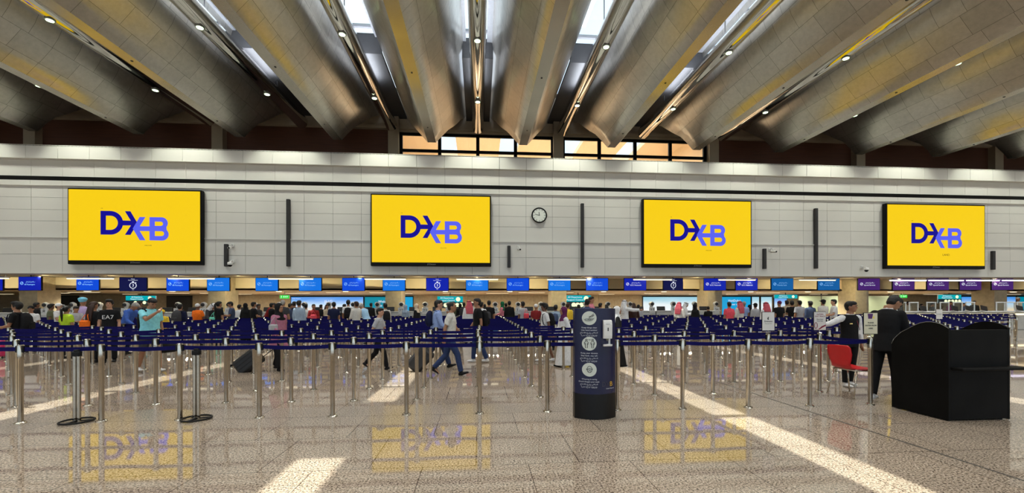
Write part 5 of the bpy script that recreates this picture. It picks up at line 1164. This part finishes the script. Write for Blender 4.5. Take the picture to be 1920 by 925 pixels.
# ---- people in the queues: px, head-top row, depth, facing, top, bottom, head, pose, colours, label
Q = [
(58, 573, 14.2, 30, 'tee', 'trousers', 'cap', 'stand', 'white', 'black', 'hair', 'm', 'child in white top and black cap left of the column', 'black'),
(69, 567, 18.2, 150, 'shirt', 'trousers', 'short', 'stand', 'black', 'black', 'hair', 'd', 'dark-clothed man behind the child in the black cap', None),
(96, 569, 17.6, 120, 'tee', 'trousers', 'bushy', 'stand', 'olive', 'black', 'hair', 'd', 'dark-haired person in olive between the column and the white-capped man', None),
(111, 568, 15.4, 100, 'tee', 'trousers', 'cap', 'front', 'white', 'black', 'hair', 'l', 'man in white tee-shirt and white cap left of the ponytail woman', 'white'),
(142, 573, 14.6, 60, 'tee', 'trousers', 'short', 'phone', 'grey', 'dgrey', 'hair', 'm', 'short dark-haired child in grey beside the lime green top', None),
(156, 557, 15.6, 175, 'shirt', 'trousers', 'turban', 'stand', 'lilac', 'denim', 'turq', 'm', 'tall man in lilac shirt and sky blue turban', 'turq'),
(235, 565, 13.4, 80, 'shirt', 'trousers', 'short', 'lean', 'blue', 'navy', 'hgrey', 'm', 'grey-haired man in blue and violet shirt leaning forward', None),
(262, 564, 18.0, 160, 'tee', 'trousers', 'short', 'stand', 'dgrey', 'black', 'hair', 'm', 'dark figure under the teal way sign at the left', None),
(304, 580, 14.4, 20, 'tee', 'trousers', 'cap', 'stand', 'yellow', 'black', 'hair', 'm', 'small child in yellow in front of the first doorway', 'yellow'),
(338, 570, 15.6, 178, 'shirt', 'trousers', 'short', 'stand', 'navy', 'black', 'hair', 'm', 'man in navy with a large rucksack before the dark doorway', None),
(371, 569, 15.6, 176, 'tee', 'trousers', 'skullcap', 'fold', 'orange', 'dgrey', 'hair', 'd', 'broad person in bright orange top and white cap, back turned', 'white'),
(391, 568, 17.0, 60, 'robe', 'none', 'ghutra', 'lean', 'dgrey', 'black', 'hair', 'm', 'bending person with loose white scarf beside the orange top', 'white'),
(411, 565, 16.8, 150, 'tee', 'trousers', 'ponytail', 'stand', 'black', 'mint', 'hair', 'm', 'dark-haired woman with yellow strap and mint green skirt', None),
(434, 565, 16.4, -60, 'tee', 'trousers', 'short', 'phone', 'slate', 'black', 'hair', 'm', 'bearded man in slate blue tee-shirt looking left', None),
(449, 571, 19.6, 170, 'shirt', 'trousers', 'short', 'stand', 'white', 'black', 'hair', 'm', 'man in pale shirt half hidden by a black-robed woman', None),
(461, 568, 17.2, 172, 'abaya', 'none', 'hijab', 'stand', 'black', 'black', 'black', 'm', 'woman in black robe left of the second blue screen pair', 'black'),
(476, 566, 18.0, 140, 'tee', 'trousers', 'short', 'fold', 'black', 'black', 'hair', 'm', 'man in black with folded arms left of the maroon top', None),
(485, 570, 19.6, 80, 'tee', 'trousers', 'short', 'stand', 'dgrey', 'black', 'hair', 'd', 'dark grey-clad man just right of the folded-arms man', None),
(499, 567, 19.2, 95, 'tee', 'trousers', 'short', 'lean', 'maroon', 'black', 'hair', 'd', 'person in maroon tee-shirt bending over a counter', None),
(510, 568, 18.4, 140, 'shirt', 'trousers', 'short', 'front', 'black', 'black', 'hair', 'm', 'dark-clothed person just left of the pink coat', None),
(531, 562, 16.6, 178, 'tee', 'trousers', 'receding', 'stand', 'dgrey', 'black', 'hgrey', 'm', 'grey-haired man under the green exit sign behind the pink coat', None),
(543, 568, 16.2, 130, 'shirt', 'trousers', 'short', 'phone', 'slate', 'black', 'hair', 'm', 'man in dark blue right of the pink coat', None),
(552, 565, 18.6, 170, 'tee', 'trousers', 'short', 'stand', 'navy', 'black', 'hair', 'm', 'man in navy beside the pale blue-grey shirt', None),
(561, 563, 16.2, 172, 'shirt', 'trousers', 'short', 'stand', 'steel', 'black', 'hair', 'm', 'man in pale blue-grey shirt at the left end of the sky panel', None),
(574, 570, 19.0, 178, 'tee', 'trousers', 'short', 'stand', 'white', 'black', 'hair', 'm', 'person in white tee-shirt against the sky panel', None),
(588, 570, 17.8, 20, 'shirt', 'trousers', 'short', 'fold', 'maroon', 'black', 'hair', 'm', 'man in dark maroon holding a red bag, facing the viewer', None),
(602, 571, 22.3, 160, 'tee', 'trousers', 'short', 'stand', 'black', 'black', 'hair', 'm', 'small distant dark figure before the white letters', None),
(613, 571, 21.3, 60, 'shirt', 'trousers', 'long', 'front', 'beige', 'black', 'brown', 'm', 'woman in beige under the white letters of the sky panel', None),
(626, 566, 16.2, -160, 'tee', 'trousers', 'short', 'stand', 'navy', 'black', 'hair', 'm', 'man in dark navy tee-shirt right of the white letters', None),
(646, 570, 20.0, 150, 'abaya', 'none', 'short', 'stand', 'black', 'black', 'hair', 'm', 'dark figure left of the white tee-shirt with black rucksack', None),
(653, 562, 16.6, -170, 'tee', 'trousers', 'short', 'stand', 'white', 'dgrey', 'hair', 'm', 'tall man in white tee-shirt with black rucksack', None),
(668, 565, 16.0, -130, 'shirt', 'trousers', 'short', 'front', 'off', 'black', 'brown', 'm', 'person in cream shirt before the yellow curve of the sky panel', None),
(689, 567, 15.4, -120, 'tee', 'trousers', 'cap', 'lean', 'sky', 'dgrey', 'hgrey', 'm', 'man in sky blue tee-shirt and pale cap, back turned', 'off'),
(696, 568, 19.8, 160, 'shirt', 'trousers', 'short', 'stand', 'black', 'black', 'hair', 'm', 'dark figure before the teal panel', None),
(722, 568, 15.6, -150, 'shirt', 'trousers', 'short', 'stand', 'off', 'black', 'hair', 'm', 'person in off-white with black rucksack behind the striding woman', None),
(761, 571, 19.0, 150, 'shirt', 'trousers', 'hijab', 'stand', 'steel', 'black', 'steel', 'm', 'woman in grey-blue patterned scarf before the narrow cyan panel', 'steel'),
(782, 569, 17.6, 70, 'abaya', 'none', 'hijab', 'stand', 'black', 'black', 'cream', 'l', 'woman in black with long cream head scarf', 'cream'),
(851, 565, 18.0, -80, 'tee', 'trousers', 'short', 'phone', 'olive', 'dgrey', 'hair', 'm', 'man in olive tee-shirt looking at his phone under the way sign', None),
(863, 569, 18.6, 175, 'abaya', 'none', 'hijab', 'stand', 'black', 'black', 'black', 'm', 'woman in black robe right of the olive tee-shirt', 'black'),
(870, 567, 21.0, 170, 'shirt', 'trousers', 'short', 'stand', 'dgrey', 'black', 'hair', 'd', 'far dark-haired man above the black-robed woman under the way sign', None),
(879, 563, 16.6, -165, 'robe', 'none', 'ghutra', 'stand', 'white', 'white', 'redw', 'm', 'man in white robe and red head cloth left of the tall black tee-shirt', 'redw'),
(903, 566, 15.8, 150, 'shirt', 'trousers', 'short', 'stand', 'white', 'black', 'hair', 'm', 'man in white shirt hidden behind the tall black tee-shirt', None),
(909, 570, 21.5, 175, 'tee', 'trousers', 'short', 'stand', 'black', 'black', 'hair', 'd', 'small far dark head between two men in black', None),
(917, 563, 15.6, 178, 'tee', 'trousers', 'short', 'stand', 'black', 'black', 'hair', 'm', 'man in black with diagonal bag strap, back turned', None),
(941, 565, 17.4, -100, 'shirt', 'trousers', 'hijab', 'front', 'rose', 'black', 'green', 'l', 'woman in green head scarf and floral white and rose top', 'green'),
(949, 568, 20.6, 170, 'tee', 'trousers', 'short', 'stand', 'dgrey', 'black', 'hair', 'm', 'dark head just behind the green head scarf', None),
(955, 564, 18.0, 178, 'shirt', 'trousers', 'short', 'stand', 'black', 'black', 'hair', 'm', 'man in black shirt right of the green head scarf', None),
(980, 565, 16.8, -150, 'tee', 'trousers', 'short', 'stand', 'grey', 'black', 'hair', 'd', 'man in patterned grey shirt with red bag left of the boy', None),
(1005, 570, 16.0, 160, 'tee', 'trousers', 'skullcap', 'stand', 'maroon', 'black', 'hair', 'm', 'person in dark red top and white cap just behind the boy', 'white'),
(1042, 571, 14.8, 160, 'shirt', 'trousers', 'short', 'stand', 'steel', 'black', 'hair', 'd', 'child in pale blue-grey hooded top between the boy and purple scarf', None),
(1065, 568, 15.2, 140, 'shirt', 'trousers', 'short', 'stand', 'yellow', 'black', 'brown', 'm', 'person in yellow jacket behind the purple head scarf', None),
(1085, 571, 15.5, 170, 'shirt', 'trousers', 'short', 'stand', 'dgrey', 'black', 'hair', 'm', 'dark head above the left corner of the sanitiser stand', None),
(1101, 560, 13.2, 165, 'shirt', 'trousers', 'short', 'stand', 'denim', 'black', 'hair', 'm', 'man in denim shirt above the sanitiser stand', None),
(1109, 556, 14.4, 60, 'shirt', 'trousers', 'short', 'stand', 'rose', 'black', 'hair', 'm', 'taller man in pink beside the denim shirt above the stand', None),
(1126, 568, 16.6, 120, 'tee', 'trousers', 'short', 'stand', 'black', 'black', 'hair', 'm', 'dark head above the middle of the sanitiser stand', None),
(1137, 571, 17.6, 178, 'tee', 'trousers', 'long', 'stand', 'black', 'black', 'hair', 'm', 'long-haired head above the right part of the stand', None),
(1172, 562, 16.0, 100, 'robe', 'none', 'ghutra', 'point', 'white', 'white', 'white', 'm', 'man in white robe and white head cloth stretching out one arm', 'white'),
(1188, 568, 16.6, 178, 'abaya', 'none', 'long', 'stand', 'brown', 'black', 'brown', 'm', 'woman with very long brown hair right of the outstretched arm', None),
(1197, 571, 18.4, 150, 'shirt', 'trousers', 'short', 'stand', 'grey', 'black', 'hair', 'm', 'person in pale grey half behind the very long brown hair', None),
(1274, 566, 16.2, 120, 'robe', 'none', 'ghutra', 'stand', 'off', 'white', 'redw', 'm', 'man in off-white robe and red head cloth before the cloud panel', 'redw'),
(1285, 566, 18.2, 60, 'robe', 'none', 'ghutra', 'phone', 'white', 'white', 'white', 'm', 'man in white robe and white head cloth right of the red one, cloud panel behind', 'white'),
(1304, 569, 17.0, 100, 'abaya', 'none', 'hijab', 'stand', 'black', 'black', 'black', 'l', 'woman in black robe at the right end of the cloud panel', 'black'),
(1328, 574, 17.2, 170, 'shirt', 'trousers', 'short', 'phone', 'black', 'black', 'hair', 'm', 'child in black before the column right of the cloud panel', None),
(1367, 566, 15.8, 178, 'polo', 'trousers', 'short', 'stand', 'coral', 'dgrey', 'hair', 'm', 'broad man in coral red polo shirt, back turned', None),
(1386, 564, 16.4, -160, 'robe', 'none', 'ghutra', 'stand', 'off', 'white', 'redw', 'm', 'man in cream robe and red head cloth right of the coral polo shirt', 'redw'),
(1395, 565, 18.0, 160, 'tee', 'trousers', 'receding', 'stand', 'lblue', 'denim', 'hgrey', 'm', 'man in light blue tee-shirt behind the cream robe', None),
(1405, 571, 18.8, 178, 'abaya', 'none', 'hijab', 'stand', 'black', 'black', 'black', 'm', 'woman in black robe left of the white notice frame', 'black'),
(1416, 568, 17.4, 178, 'shirt', 'trousers', 'cap', 'stand', 'grey', 'dgrey', 'hair', 'm', 'man in grey shirt and black cap behind the white notice frame', 'black'),
(1435, 566, 15.0, -165, 'robe', 'none', 'ghutra', 'stand', 'white', 'white', 'redw', 'm', 'broad man in white robe and red head cloth behind the white notice', 'redw'),
(1461, 564, 16.2, 178, 'tee', 'trousers', 'skullcap', 'stand', 'black', 'black', 'purple', 'm', 'man in black tee-shirt and burgundy cap, back turned', 'purple'),
(1475, 563, 18.4, 170, 'shirt', 'trousers', 'short', 'stand', 'beige', 'black', 'hair', 'm', 'man in beige shirt right of the burgundy cap', None),
(1485, 563, 16.4, 150, 'tee', 'trousers', 'bushy', 'fold', 'black', 'black', 'hair', 'm', 'person in black tee-shirt holding a paper, between beige and pale grey', None),
(1499, 563, 16.2, 178, 'tee', 'trousers', 'short', 'stand', 'grey', 'black', 'hair', 'm', 'man in pale grey-green tee-shirt left of the red-and-white notice', None),
(1519, 564, 16.0, 178, 'shirt', 'trousers', 'short', 'stand', 'slate', 'black', 'hair', 'd', 'man in slate blue shirt above the red-and-white notice', None),
(1543, 561, 15.8, 178, 'shirt', 'trousers', 'cap', 'stand', 'off', 'black', 'hair', 'm', 'broad man in pale shirt and black cap right of the red-and-white notice', 'black'),
(1563, 561, 15.6, -120, 'tee', 'trousers', 'short', 'front', 'white', 'black', 'hair', 'l', 'bearded man in white tee-shirt left of the waistcoat man', None),
(1686, 563, 24.3, 0, 'shirt', 'trousers', 'short', 'stand', 'dgrey', 'black', 'hair', 'm', 'staff member in dark clothes behind the service counter beside the suit', None),
(1703, 565, 24.3, 10, 'shirt', 'trousers', 'short', 'stand', 'beige', 'black', 'hair', 'd', 'staff member in beige behind the service counter', None),
(1728, 570, 24.3, 0, 'shirt', 'trousers', 'short', 'stand', 'black', 'black', 'hair', 'm', 'dark-haired staff member behind the first tilted monitor', None),
(1748, 568, 24.3, 0, 'shirt', 'trousers', 'cap', 'stand', 'dgrey', 'black', 'hair', 'm', 'capped staff member left of the teal way sign at the right', 'black'),
(1783, 565, 24.3, -20, 'shirt', 'trousers', 'short', 'stand', 'purple', 'black', 'hair', 'd', 'staff member in dark purple under the right-hand teal way sign', None),
(1807, 568, 24.3, 10, 'shirt', 'trousers', 'short', 'stand', 'slate', 'black', 'hair', 'm', 'staff member in slate blue before the right-hand sky panel', None),
(1827, 564, 24.3, -30, 'shirt', 'trousers', 'short', 'stand', 'black', 'black', 'hair', 'm', 'staff member in black left of the last column', None),
(1909, 557, 24.3, 0, 'shirt', 'trousers', 'skullcap', 'stand', 'cream', 'black', 'hair', 'm', 'staff member in cream with white cap at the far right', 'white'),
]
made = {}; taken = []
for (px, yt, Y, fc, top, bt, hdd, ps, ct, cb, ch, sk, lab, hat) in Q:
    # stand midway between two rows of belts, clear of the neighbours
    if Y < 20.5:
        j = round((Y-GY0)/GY-.5)
        for dj in (0, 1, -1, 2, -2, 3):
            Yt = GY0+GY*(j+dj+.5); xt = Xat(px, Yt)
            if Yt < 20.6 and all(math.hypot(xt-a, (Yt-c_)*1.0) > .62 for a, c_ in taken) and min(abs(xt-k*GX) for k in (-5, -1, 1, 3, 5, 9)) > .27: break
        Y = Yt
    elif Y < 24: Y += .0
    taken.append((Xat(px, Y), Y))
    gr = 1.15 if ('broad' in lab) else 1.0
    p = person(px, yt, Y, fc, top, bt, hdd, ps, ct, cb, ch, sk, lab, hat=hat, girth=gr, group='staff behind the service counter' if 'staff' in lab else GQ)
    made[px] = p
for px, kind, col, lab, loc, s_ in ((338, 'backpack', 'dgrey', 'large dark rucksack on the man before the doorway', (0, .16, 1.22), 1.2), (411, 'shoulder_bag', 'mint', 'mint green shoulder bag on the dark-haired woman', (.12, .2, 1.02), .9), (588, 'shoulder_bag', 'coral', 'red bag held by the man in dark maroon', (0, -.33, 1.18), .8),
                                    (653, 'backpack', 'black', 'black rucksack on the tall man in the white tee-shirt', (0, .15, 1.2), 1.0), (722, 'backpack', 'black', 'black rucksack behind the striding woman', (0, .16, 1.2), 1.0), (917, 'backpack', 'dgrey', 'dark rucksack low on the man with a diagonal strap', (.05, .16, 1.08), .9),
                                    (980, 'shoulder_bag', 'coral', 'red shoulder bag on the man in the patterned grey shirt', (-.05, .2, 1.15), .8), (1042, 'backpack', 'slate', 'slate blue rucksack on the child in the hooded top', (0, .15, 1.2), .9)):
    bag(made[px], kind, col, lab, loc, s_)
# badge and name tag of the waistcoat man
b = MB(); b.rbox((.10, -.155, 1.13), (.055, .006, .085), .003); b.build('badge', M_paper, VEST); b = MB(); b.tube([(.10, -.150, 1.17), (.07, -.146, 1.30), (.05, -.10, 1.46)], .004, n=6); b.build('lanyard', M_maroon, VEST)
b = MB(); b.rbox((-.07, -.142, 1.30), (.06, .005, .018), .002); b.build('name_tag', mat('brass', (.7, .5, .2), .3, 1.), VEST)
